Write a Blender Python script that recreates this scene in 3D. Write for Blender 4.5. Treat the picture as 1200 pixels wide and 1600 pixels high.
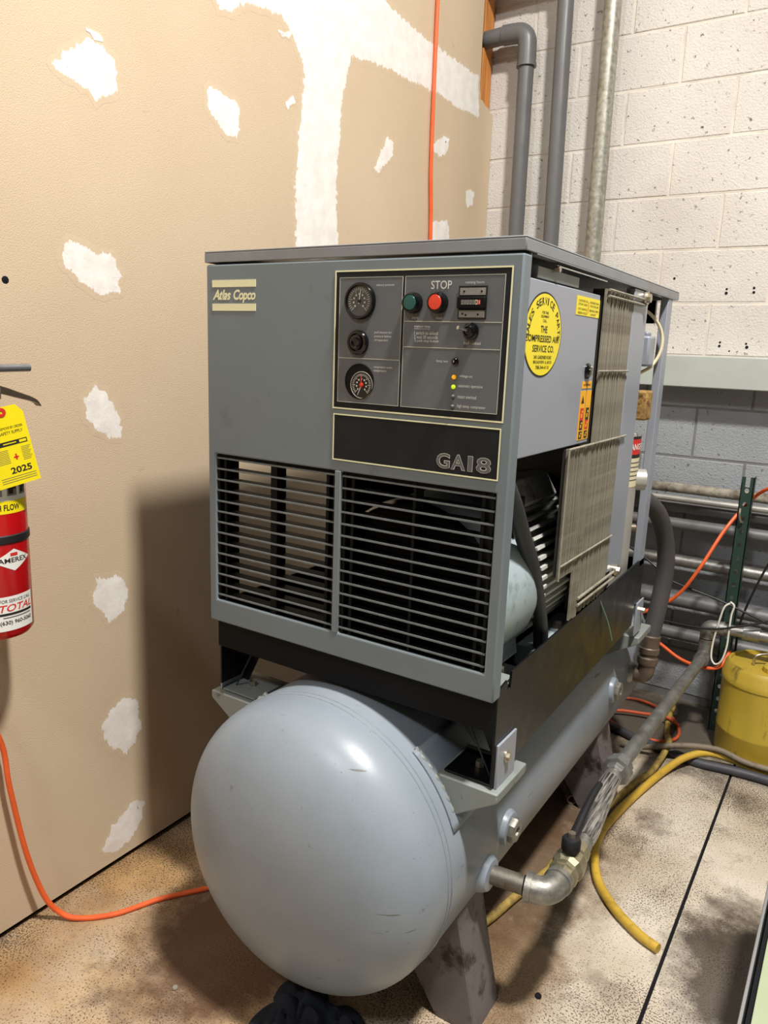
import bpy, bmesh, math, random
from mathutils import Vector, Matrix
random.seed(7)
for o in list(bpy.data.objects): bpy.data.objects.remove(o, do_unlink=True)
scene = bpy.context.scene
COL = scene.collection

# ---------------------------------------------------------------- camera, world, lights, exposure
TXT = [
    ('delivery pressure', -0.7970, -0.7580, 1.5450, 0.0050),
    ('push button for', -0.7980, -0.7600, 1.4610, 0.0053),
    ('pressure before', -0.7980, -0.7610, 1.4540, 0.0053),
    ('oil separator', -0.7980, -0.7670, 1.4470, 0.0053),
    ('compressor outlet', -0.7970, -0.7560, 1.3980, 0.0053),
    ('temperature', -0.7970, -0.7690, 1.3910, 0.0050),
    ('STOP', -0.6820, -0.6410, 1.5440, 0.0142),
    ('running hours', -0.6150, -0.5800, 1.5470, 0.0057),
    ('start', -0.7180, -0.7050, 1.4880, 0.0041),
    ('reset', -0.6690, -0.6560, 1.4880, 0.0041),
    ('manual stop', -0.7130, -0.6800, 1.4730, 0.0053),
    ('1 switch to unload', -0.7120, -0.6640, 1.4620, 0.0060),
    ('2 wait 30 seconds', -0.7120, -0.6640, 1.4550, 0.0060),
    ('3 push stop button', -0.7110, -0.6620, 1.4480, 0.0063),
    ('load - unload', -0.6120, -0.5800, 1.4470, 0.0053),
    ('lamp test', -0.6640, -0.6410, 1.4140, 0.0053),
    ('voltage on', -0.6170, -0.5920, 1.3900, 0.0057),
    ('automatic operation', -0.6180, -0.5710, 1.3730, 0.0066),
    ('motor overload', -0.6180, -0.5820, 1.3550, 0.0060),
    ('high temp. compressor', -0.6180, -0.5630, 1.3380, 0.0069),
]
PATCH = [
    [(1.102,2.004), (1.131,2.036), (1.161,2.063), (1.198,2.085), (1.232,2.083), (1.262,2.059), (1.271,2.028), (1.262,1.989), (1.226,1.975), (1.208,1.953), (1.184,1.977), (1.144,1.985), (1.117,1.993)],
    [(1.191,2.106), (1.216,2.104), (1.232,2.096), (1.212,2.093)],
    [(1.550,2.079), (1.564,2.089), (1.604,2.089), (1.669,2.076), (1.677,2.033), (1.664,1.984), (1.627,1.985), (1.591,2.012), (1.556,2.031)],
    [(1.099,1.613), (1.122,1.646), (1.158,1.641), (1.192,1.628), (1.237,1.631), (1.259,1.592), (1.253,1.542), (1.214,1.533), (1.170,1.544), (1.134,1.572), (1.102,1.594)],
    [(1.139,1.295), (1.180,1.321), (1.208,1.300), (1.229,1.260), (1.250,1.214), (1.241,1.189), (1.211,1.195), (1.171,1.213), (1.140,1.249)],
    [(1.152,0.838), (1.210,0.836), (1.245,0.810), (1.249,0.770), (1.235,0.730), (1.208,0.719), (1.184,0.714), (1.170,0.739), (1.141,0.773)],
    [(1.168,0.454), (1.193,0.480), (1.225,0.490), (1.266,0.467), (1.271,0.411), (1.278,0.373), (1.251,0.342), (1.220,0.322), (1.188,0.355), (1.153,0.395), (1.149,0.434)],
    [(1.129,0.074), (1.167,0.130), (1.233,0.164), (1.279,0.156), (1.268,0.095), (1.228,0.056), (1.163,0.047)],
    [(2.347,2.045), (2.373,2.092), (2.402,2.140), (2.421,2.176), (2.465,2.154), (2.460,2.110), (2.407,2.072), (2.368,2.038)],
    [(2.745,2.218), (2.813,2.257), (2.875,2.271), (2.870,2.222), (2.820,2.186), (2.757,2.191)],
    [(3.045,2.097), (3.084,2.120), (3.122,2.111), (3.111,2.052), (3.065,2.037), (3.043,2.066)],
    [(2.748,1.932), (2.900,1.962), (2.924,1.850), (2.743,1.827)],
    [(1.829,2.315), (1.857,2.316), (1.894,2.325), (1.883,2.308), (1.849,2.303)],
    [(1.871,2.133), (1.903,2.159), (1.915,2.149), (1.880,2.115)],
    [(1.573,2.355), (1.601,2.284), (1.642,2.290), (1.666,2.317), (1.728,2.336), (1.794,2.347), (1.848,2.354), (1.883,2.333), (1.921,2.294), (1.943,2.267), (1.953,2.243), (1.940,2.134), (1.934,2.097), (1.927,2.005), (1.914,1.893), (1.923,1.735), (1.937,1.312), (2.169,1.308), (2.144,1.763), (2.128,1.892), (2.133,2.031), (2.150,2.226), (2.181,2.320), (2.197,2.357), (2.386,2.382), (2.557,2.390), (2.797,2.403), (2.960,2.395), (3.123,2.409), (3.102,2.559), (2.831,2.560), (2.633,2.562), (2.476,2.571), (2.393,2.581), (2.256,2.616)],
]
CAM = (-0.5672621248793419, 0.21109866263653662, -0.03726777500061559, 1180.7537948015417)

def make_camera():
    yaw, pitch, roll, f = CAM
    fw = Vector((math.sin(yaw)*math.cos(pitch), math.cos(yaw)*math.cos(pitch), -math.sin(pitch)))
    r = Vector((math.cos(yaw), -math.sin(yaw), 0)); d = fw.cross(r)
    r2 = r*math.cos(roll) + d*math.sin(roll); d2 = -r*math.sin(roll) + d*math.cos(roll)
    cd = bpy.data.cameras.new('camera'); cd.sensor_fit = 'VERTICAL'; cd.sensor_height = 24.0
    cd.lens = 24.0*f/1600.0; cd.clip_start = 0.02
    co = bpy.data.objects.new('camera', cd); COL.objects.link(co)
    m = Matrix((r2, -d2, -fw)).transposed().to_4x4(); m.translation = (0, 0, 1.43)
    co.matrix_world = m
    scene.camera = co
make_camera()
w = bpy.data.worlds.new('world'); scene.world = w; w.use_nodes = True
w.node_tree.nodes['Background'].inputs[0].default_value = (1.0, 0.96, 0.9, 1)
w.node_tree.nodes['Background'].inputs[1].default_value = 0.07
def lamp(name, loc, size, power, col, target=None):
    l = bpy.data.lights.new(name, 'AREA'); l.shape = 'DISK'; l.size = size; l.energy = power; l.color = col
    o = bpy.data.objects.new(name, l); COL.objects.link(o); o.location = loc
    if target:
        o.rotation_euler = (Vector(target)-Vector(loc)).to_track_quat('-Z', 'Y').to_euler()
    return o
lamp('high_bay_lamp', (0.50, 0.855, 4.5), 0.34, 275, (1.0, 0.955, 0.90))
lamp('high_bay_lamp', (-0.6, -2.6, 5.2), 0.6, 90, (0.95, 0.97, 1.0), (-0.8, 1.2, 1.0))
scene.view_settings.view_transform = 'Standard'; scene.view_settings.look = 'None'
scene.view_settings.gamma = 1.0; scene.view_settings.exposure = 0.0
scene.view_settings.use_curve_mapping = False

# ---------------------------------------------------------------- materials
def srgb(r, g, b):
    f = lambda c: (c/255/12.92) if c/255 <= 0.04045 else ((c/255+0.055)/1.055)**2.4
    return (f(r), f(g), f(b), 1)
class NT:
    def __init__(s, name):
        s.m = bpy.data.materials.new(name); s.m.use_nodes = True; s.t = s.m.node_tree; s.t.nodes.clear()
        s.out = s.n('ShaderNodeOutputMaterial'); s.b = s.n('ShaderNodeBsdfPrincipled')
        s.l(s.b.outputs[0], s.out.inputs[0])
    def n(s, ty, **k):
        x = s.t.nodes.new(ty)
        for a, v in k.items(): setattr(x, a, v)
        return x
    def l(s, a, b): s.t.links.new(a, b)
    def coord(s, scale=(1, 1, 1), kind='Object'):
        c = s.n('ShaderNodeTexCoord'); m = s.n('ShaderNodeMapping'); m.inputs['Scale'].default_value = scale
        s.l(c.outputs[kind], m.inputs[0]); return m.outputs[0]
    def noise(s, co, scale, detail=4, rough=0.55):
        x = s.n('ShaderNodeTexNoise'); x.inputs['Scale'].default_value = scale
        x.inputs['Detail'].default_value = detail; x.inputs['Roughness'].default_value = rough
        s.l(co, x.inputs['Vector']); return x.outputs['Fac']
    def ramp(s, fac, a, b, ca=(0, 0, 0, 1), cb=(1, 1, 1, 1)):
        x = s.n('ShaderNodeValToRGB'); x.color_ramp.elements[0].position = a; x.color_ramp.elements[1].position = b
        x.color_ramp.elements[0].color = ca; x.color_ramp.elements[1].color = cb
        s.l(fac, x.inputs[0]); return x.outputs[0]
    def mix(s, fac, a, b, mode='MIX'):
        x = s.n('ShaderNodeMix', data_type='RGBA', blend_type=mode)
        for v, i in ((fac, 0), (a, 6), (b, 7)):
            if hasattr(v, 'is_linked'): s.l(v, x.inputs[i])
            else: x.inputs[i].default_value = v
        return x.outputs[2]
    def math(s, op, a, b=0.0):
        x = s.n('ShaderNodeMath', operation=op)
        for v, i in ((a, 0), (b, 1)):
            if hasattr(v, 'is_linked'): s.l(v, x.inputs[i])
            else: x.inputs[i].default_value = v
        return x.outputs[0]
    def set(s, **k):
        for a, v in k.items():
            i = s.b.inputs[a.replace('_', ' ')]
            if hasattr(v, 'is_linked'): s.l(v, i)
            else: i.default_value = v
        return s
    def bump(s, h, strength=0.3, dist=0.002):
        x = s.n('ShaderNodeBump'); x.inputs['Strength'].default_value = strength; x.inputs['Distance'].default_value = dist
        s.l(h, x.inputs['Height']); s.l(x.outputs[0], s.b.inputs['Normal']); return s
def scale3(c, k): return (min(1, c[0]*k), min(1, c[1]*k), min(1, c[2]*k), 1)
def mat(name, rgb, rough=0.5, metal=0.0, var=0.18, vs=9.0, bump=0.0, bs=250.0, dirt=None, ds=5.0, da=0.55, db=0.75, aniso=(1, 1, 1), emit=0, spec=0.5):
    k = NT(name); c = srgb(*rgb); co = k.coord(aniso)
    col = k.mix(k.ramp(k.noise(co, vs, 5), 0.3, 0.7), scale3(c, 1-var), scale3(c, 1+var))
    if dirt: col = k.mix(k.ramp(k.noise(co, ds, 7, 0.65), da, db), col, srgb(*dirt))
    k.set(Base_Color=col, Roughness=rough, Metallic=metal)
    rr = k.ramp(k.noise(co, vs*2, 4), 0.2, 0.8, (max(0, rough-.08),)*3+(1,), (min(1, rough+.1),)*3+(1,))
    k.set(Roughness=rr)
    k.set(Specular_IOR_Level=spec)
    if bump: k.bump(k.noise(co, bs, 3), bump, 0.0015)
    if emit: k.set(Emission_Color=c, Emission_Strength=emit)
    return k.m
def drywall_mat(patch):
    k = NT('joint_compound' if patch else 'drywall_paper'); co = k.coord(kind='Object')
    geo = k.n('ShaderNodeNewGeometry').outputs['Position']
    tan = k.mix(k.ramp(k.noise(geo, 1.6, 4), 0.3, 0.75), srgb(200, 179, 151), srgb(208, 189, 161))
    tan = k.mix(k.ramp(k.noise(geo, 14, 8, 0.7), 0.66, 0.76), tan, srgb(176, 150, 118))
    h = k.noise(geo, 330, 3)
    if patch:
        at = k.n('ShaderNodeAttribute', attribute_name='edge').outputs['Fac']
        st = k.n('ShaderNodeMapping'); st.inputs['Scale'].default_value = (30, 60, 26); st.inputs['Rotation'].default_value = (0.6, 0, 0)
        k.l(geo, st.inputs[0])
        nz = k.noise(st.outputs[0], 2.4, 6, 0.7)
        f = k.ramp(k.math('SUBTRACT', k.math('ADD', k.math('MULTIPLY', at, 2.1), -0.45), k.math('MULTIPLY', k.math('SUBTRACT', nz, 0.28), 1.7)), 0.0, 0.10)
        wh = k.mix(k.ramp(k.noise(geo, 22, 5), 0.35, 0.7), srgb(226, 221, 214), srgb(240, 237, 232))
        k.set(Base_Color=k.mix(f, tan, wh), Roughness=0.85)
        k.bump(k.noise(geo, 90, 4), 0.22, 0.003)
    else:
        k.set(Base_Color=tan, Roughness=0.88); k.bump(h, 0.4, 0.003)
    return k.m
def block_mat(name, a, b, pit):
    k = NT(name); geo = k.n('ShaderNodeNewGeometry').outputs['Position']
    col = k.mix(k.ramp(k.noise(geo, 3, 4), 0.3, 0.7), srgb(*a), srgb(*b))
    pits = k.ramp(k.noise(geo, 55, 5, 0.7), 0.30, 0.36)
    col = k.mix(pits, srgb(*pit), col)
    k.set(Base_Color=col, Roughness=0.75)
    h = k.math('ADD', k.math('MULTIPLY', k.noise(geo, 130, 4, 0.6), 0.8), k.math('MULTIPLY', pits, 0.7))
    k.bump(h, 0.75, 0.006); return k.m
def floor_mat():
    k = NT('worn_concrete'); geo = k.n('ShaderNodeNewGeometry').outputs['Position']
    base = k.mix(k.ramp(k.noise(geo, 2.2, 6), 0.35, 0.68), srgb(182, 168, 146), srgb(214, 205, 190))
    sep = k.n('ShaderNodeSeparateXYZ'); k.l(geo, sep.inputs[0])
    xm = k.n('ShaderNodeMapRange'); xm.inputs['From Min'].default_value = -0.35; xm.inputs['From Max'].default_value = -0.85
    k.l(sep.outputs[0], xm.inputs[0])
    ochre = k.mix(k.ramp(k.noise(geo, 5, 6), 0.3, 0.7), srgb(140, 106, 68), srgb(192, 156, 106))
    n1 = k.ramp(k.noise(geo, 2.8, 7, 0.62), 0.36, 0.62)
    base = k.mix(k.math('MULTIPLY', xm.outputs[0], k.math('ADD', k.math('MULTIPLY', n1, 0.55), 0.45)), base, ochre)
    # oily browns with their own shapes
    oil = k.ramp(k.noise(geo, 3.6, 9, 0.66), 0.54, 0.70)
    base = k.mix(k.math('MULTIPLY', oil, 0.85), base, srgb(74, 54, 36))
    grime = k.ramp(k.noise(geo, 9, 9, 0.7), 0.55, 0.72)
    base = k.mix(k.math('MULTIPLY', grime, 0.6), base, srgb(96, 74, 54))
    # fine black speckle, dense in patches
    dens = k.ramp(k.noise(geo, 2.6, 3), 0.40, 0.66)
    sp = k.noise(geo, 230, 2, 0.6)
    thr = k.math('SUBTRACT', sp, k.math('MULTIPLY', dens, 0.14))
    spk = k.ramp(thr, 0.345, 0.385, (1, 1, 1, 1), (0, 0, 0, 1))
    base = k.mix(k.math('MULTIPLY', spk, 0.8), base, srgb(52, 42, 34))
    # oil stain with bench shadow painted in, darker strip along the block wall
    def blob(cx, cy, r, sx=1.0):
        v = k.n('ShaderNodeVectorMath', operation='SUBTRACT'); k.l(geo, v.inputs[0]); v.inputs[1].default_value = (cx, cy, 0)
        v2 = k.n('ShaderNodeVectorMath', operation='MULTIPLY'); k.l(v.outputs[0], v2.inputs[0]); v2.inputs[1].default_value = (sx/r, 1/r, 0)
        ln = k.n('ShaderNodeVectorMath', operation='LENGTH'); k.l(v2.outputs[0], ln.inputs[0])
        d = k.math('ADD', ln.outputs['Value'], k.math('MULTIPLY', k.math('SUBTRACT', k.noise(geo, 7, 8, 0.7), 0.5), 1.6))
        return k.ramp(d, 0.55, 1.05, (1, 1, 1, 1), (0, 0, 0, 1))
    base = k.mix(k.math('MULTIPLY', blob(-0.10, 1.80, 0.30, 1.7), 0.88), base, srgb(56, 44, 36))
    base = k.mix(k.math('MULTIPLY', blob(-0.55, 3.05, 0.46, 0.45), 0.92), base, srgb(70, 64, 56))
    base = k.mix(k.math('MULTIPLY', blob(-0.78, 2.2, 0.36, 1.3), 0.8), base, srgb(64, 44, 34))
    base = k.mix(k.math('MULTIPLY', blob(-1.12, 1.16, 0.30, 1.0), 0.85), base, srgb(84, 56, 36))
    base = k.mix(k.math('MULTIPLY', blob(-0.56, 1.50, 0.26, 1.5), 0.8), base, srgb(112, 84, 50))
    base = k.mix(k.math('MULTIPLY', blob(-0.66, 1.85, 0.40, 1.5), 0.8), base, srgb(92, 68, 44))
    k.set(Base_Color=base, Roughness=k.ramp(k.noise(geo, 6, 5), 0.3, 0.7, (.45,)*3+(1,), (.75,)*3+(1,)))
    k.bump(k.noise(geo, 180, 4), 0.35, 0.003); return k.m
def tank_mat():
    k = NT('tank_paint'); co = k.coord(); geo = k.n('ShaderNodeNewGeometry').outputs['Position']
    c = k.mix(k.ramp(k.noise(co, 3.5, 4), 0.3, 0.7), srgb(128, 139, 149), srgb(144, 154, 163))
    mp = k.n('ShaderNodeMapping'); mp.inputs['Scale'].default_value = (3.0, 8, 60); mp.inputs['Rotation'].default_value = (0, 0.12, 0)
    k.l(co, mp.inputs[0])
    scr = k.ramp(k.noise(mp.outputs[0], 1.0, 3, 0.5), 0.70, 0.715)
    c = k.mix(k.math('MULTIPLY', scr, 0.7), c, srgb(92, 86, 74))
    chips = k.ramp(k.noise(co, 22, 6, 0.7), 0.67, 0.69)
    c = k.mix(k.math('MULTIPLY', chips, 0.6), c, srgb(112, 100, 78))
    dust = k.ramp(k.noise(co, 190, 2), 0.70, 0.735)
    c = k.mix(k.math('MULTIPLY', dust, 0.5), c, srgb(84, 86, 88))
    k.set(Base_Color=c, Roughness=0.36); k.bump(k.noise(co, 60, 3), 0.05, 0.002); return k.m
M = {}
M['drywall'] = drywall_mat(False); M['patch'] = drywall_mat(True)
M['block_w'] = block_mat('white_painted_block', (198, 192, 184), (212, 207, 200), (120, 110, 100))
M['block_g'] = block_mat('grey_painted_block', (142, 146, 150), (158, 162, 167), (84, 84, 86))
M['mortar_w'] = mat('white_mortar', (206, 198, 186), 0.85, bump=0.4); M['mortar_g'] = mat('grey_mortar', (120, 120, 120), 0.85, bump=0.4)
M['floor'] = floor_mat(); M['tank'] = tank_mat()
M['ledge'] = mat('ledge_paint', (176, 182, 176), 0.45, var=0.05, bump=0.1, dirt=(120, 122, 116), ds=30, da=0.7, db=0.75)
M['wood'] = mat('pine_stud', (196, 128, 62), 0.7, var=0.3, vs=6, aniso=(8, 8, 0.6), bump=0.2, bs=60)
M['cab'] = mat('grey_cabinet_paint', (113, 123, 128), 0.34, spec=0.35, var=0.05, vs=3, dirt=(88, 92, 92), ds=18, da=0.62, db=0.85)
M['cabside'] = mat('grey_blue_enamel', (148, 153, 164), 0.32, var=0.05, vs=3)
M['lid'] = mat('lid_grey_paint', (128, 132, 135), 0.36, var=0.08, vs=14, dirt=(86, 84, 80), ds=40, da=0.66, db=0.74)
M['black'] = mat('black_frame_paint', (15, 15, 16), 0.3, var=0.1, dirt=(34, 30, 24), ds=60, da=0.68, db=0.74, spec=0.3)
M['blackmatte'] = mat('matte_black_plastic', (13, 14, 15), 0.6, var=0.15, spec=0.15)
M['blackflat'] = mat('flat_black_beam', (22, 22, 23), 0.6, var=0.12, spec=0.12)
M['lip'] = mat('louver_lip_grey', (104, 110, 110), 0.5, var=0.2, vs=40)
M['dark'] = mat('dark_interior', (20, 20, 22), 0.8, var=0.3, spec=0.2)
M['cpanel'] = mat('control_panel_grey', (98, 101, 103), 0.5, var=0.04, spec=0.2, dirt=(112, 110, 104), ds=9, da=0.6, db=0.9)
M['cream'] = mat('cream_print', (226, 224, 184), 0.5, var=0.04)
M['line'] = mat('panel_line', (186, 186, 172), 0.5, var=0.05)
M['print'] = mat('white_print', (206, 206, 200), 0.6, var=0.03)
M['blackprint'] = mat('black_print', (28, 26, 22), 0.7, var=0.03)
M['plate'] = mat('name_plate_black', (34, 36, 38), 0.5, var=0.12, vs=20, spec=0.15)
M['greyprint'] = mat('grey_print', (92, 92, 92), 0.5, var=0.03)
M['gloss'] = mat('gloss_black', (12, 12, 13), 0.15, var=0.02)
M['dial'] = mat('dial_grey', (70, 74, 74), 0.35, var=0.05)
M['greenb'] = mat('green_button', (24, 84, 78), 0.25, var=0.1, vs=60)
M['redb'] = mat('red_button', (222, 66, 44), 0.3, var=0.06, vs=60)
M['rednee'] = mat('red_needle', (205, 52, 36), 0.4, var=0.02)
M['amber'] = mat('amber_lamp', (250, 176, 20), 0.3, var=0.02, emit=0.5)
M['lime'] = mat('lime_lamp', (196, 240, 30), 0.3, var=0.02, emit=0.5)
M['offlens'] = mat('unlit_lens', (84, 84, 80), 0.3, var=0.05)
M['meter'] = mat('meter_grey', (132, 130, 124), 0.5, var=0.15, vs=80)
M['chrome'] = mat('bright_metal', (190, 190, 188), 0.25, 1.0, var=0.05)
M['zinc'] = mat('zinc_bolt', (186, 178, 160), 0.35, 0.9, var=0.1, vs=60)
M['galv'] = mat('galvanised_pipe', (150, 150, 146), 0.42, 0.75, var=0.22, vs=26, dirt=(96, 88, 74), ds=11, da=0.5, db=0.8, bump=0.15, bs=120)
M['galvnew'] = mat('spangled_galvanised', (158, 156, 144), 0.42, 0.55, var=0.3, vs=55, dirt=(120, 112, 94), ds=20, da=0.55, db=0.75)
M['grimygalv'] = mat('grimy_galvanised', (118, 112, 102), 0.48, 0.6, var=0.25, vs=24, dirt=(74, 64, 52), ds=12, da=0.5, db=0.72, bump=0.25, bs=120)
M['castiron'] = mat('galvanised_fitting', (150, 148, 140), 0.42, 0.7, var=0.25, vs=50, dirt=(104, 98, 84), ds=30, da=0.55, db=0.75, bump=0.3, bs=140)
M['brassy'] = mat('nickel_brass', (168, 160, 132), 0.35, 0.8, var=0.2, vs=40, bump=0.2, bs=90)
M['braid'] = None
M['pvc'] = mat('grey_pvc', (98, 98, 98), 0.36, var=0.08, vs=6)
M['wallpipe'] = mat('painted_grey_pipe', (112, 112, 112), 0.45, 0.2, var=0.15, dirt=(84, 80, 74), ds=14, da=0.55, db=0.8)
M['insul'] = mat('crusty_pipe', (150, 144, 130), 0.8, 0.1, var=0.3, vs=30, dirt=(96, 86, 72), ds=22, da=0.5, db=0.65, bump=0.8, bs=90)
M['pale'] = mat('pale_pipe', (176, 174, 168), 0.4, 0.4, var=0.12)
M['yellow'] = mat('yellow_vinyl_sticker', (244, 224, 24), 0.4, var=0.02)
M['orangest'] = mat('orange_label', (246, 178, 16), 0.4, var=0.02)
M['redprint'] = mat('red_print', (206, 44, 36), 0.5, var=0.02)
M['whitelab'] = mat('white_label', (232, 232, 226), 0.45, var=0.03)
M['cornlab'] = mat('cream_label', (222, 210, 176), 0.5, var=0.05)
M['motor'] = mat('motor_grey_blue', (164, 180, 186), 0.42, var=0.08, dirt=(92, 96, 94), ds=16, da=0.55, db=0.8)
M['motordirty'] = mat('dusty_motor', (196, 198, 192), 0.6, var=0.15, dirt=(70, 66, 60), ds=14, da=0.55, db=0.72)
M['fin'] = mat('cooler_fin', (158, 152, 136), 0.5, 0.2, var=0.25, vs=14, dirt=(110, 100, 84), ds=12, da=0.5, db=0.7)
M['core'] = mat('dusty_core', (48, 44, 38), 0.9, var=0.3, vs=20)
M['rubber'] = mat('black_rubber', (46, 46, 50), 0.5, var=0.2, vs=12)
M['rubberg'] = mat('dark_rubber_hose', (66, 63, 62), 0.7, var=0.15, bump=0.15)
M['rustfit'] = mat('brownish_fitting', (112, 98, 86), 0.45, 0.6, var=0.2, vs=40)
M['red'] = mat('extinguisher_red', (196, 16, 22), 0.2, var=0.04)
M['steel'] = mat('lever_steel', (120, 108, 92), 0.35, 0.8, var=0.1)
M['alu'] = mat('handle_aluminium', (176, 178, 182), 0.3, 0.85, var=0.05)
M['strap'] = mat('black_strap', (24, 24, 26), 0.5, var=0.1)
M['orange'] = mat('orange_cord_jacket', (232, 98, 44), 0.45, var=0.1, vs=20)
M['orangedirty'] = mat('dirty_orange_cord', (198, 88, 52), 0.55, var=0.15, vs=18, dirt=(120, 66, 46), ds=14, da=0.6, db=0.8)
M['yhose'] = mat('yellow_hose', (198, 162, 58), 0.5, var=0.1, vs=14, dirt=(150, 116, 40), ds=26, da=0.55, db=0.75)
M['yhosed'] = mat('grimy_yellow_hose', (170, 144, 72), 0.65, var=0.2, vs=16, dirt=(88, 72, 48), ds=18, da=0.45, db=0.7)
M['ghose'] = mat('grimy_grey_hose', (126, 114, 96), 0.65, var=0.2, dirt=(70, 60, 50), ds=20, da=0.5, db=0.7)
M['dhose'] = mat('dark_grey_hose', (62, 62, 68), 0.55, var=0.15)
M['pail'] = mat('yellow_pail', (180, 154, 54), 0.42, var=0.12, vs=5, dirt=(86, 72, 34), ds=9, da=0.56, db=0.70, aniso=(1.6, 1.6, 0.5))
M['green'] = mat('dark_green_post', (34, 58, 48), 0.5, var=0.1)
M['cloth'] = mat('navy_cloth', (22, 28, 40), 0.95, var=0.25, vs=14, bump=0.4, bs=300)
M['white'] = mat('white_plastic', (220, 218, 208), 0.5, var=0.04)
M['legm'] = mat('leg_primer', (104, 98, 98), 0.55, var=0.15, vs=9, dirt=(46, 38, 34), ds=11, da=0.52, db=0.62)
M['bench'] = mat('pale_green_enamel', (158, 168, 138), 0.4, var=0.05, dirt=(140, 146, 116), ds=12, da=0.55, db=0.8)
M['gold'] = mat('stained_filter', (160, 126, 70), 0.8, var=0.35, vs=40, dirt=(100, 70, 34), ds=60, da=0.5, db=0.6, bump=0.6, bs=160)
M['stone'] = mat('pebble_grey', (140, 132, 120), 0.9, var=0.2)
M['green_w'] = mat('green_wire', (120, 150, 120), 0.5, var=0.2)
M['saddle'] = mat('saddle_paint', (132, 138, 134), 0.45, var=0.06, dirt=(96, 88, 76), ds=24, da=0.6, db=0.7)
def braid_mat():
    k = NT('steel_braid'); co = k.coord((260, 9, 260)); n = k.noise(co, 1.0, 3, 0.6); f = k.ramp(n, 0.38, 0.62)
    k.set(Base_Color=k.mix(f, srgb(84, 80, 76), srgb(214, 210, 204)), Metallic=0.7, Roughness=0.36); k.bump(n, 0.6, 0.004); return k.m
M['braid'] = braid_mat()

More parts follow.
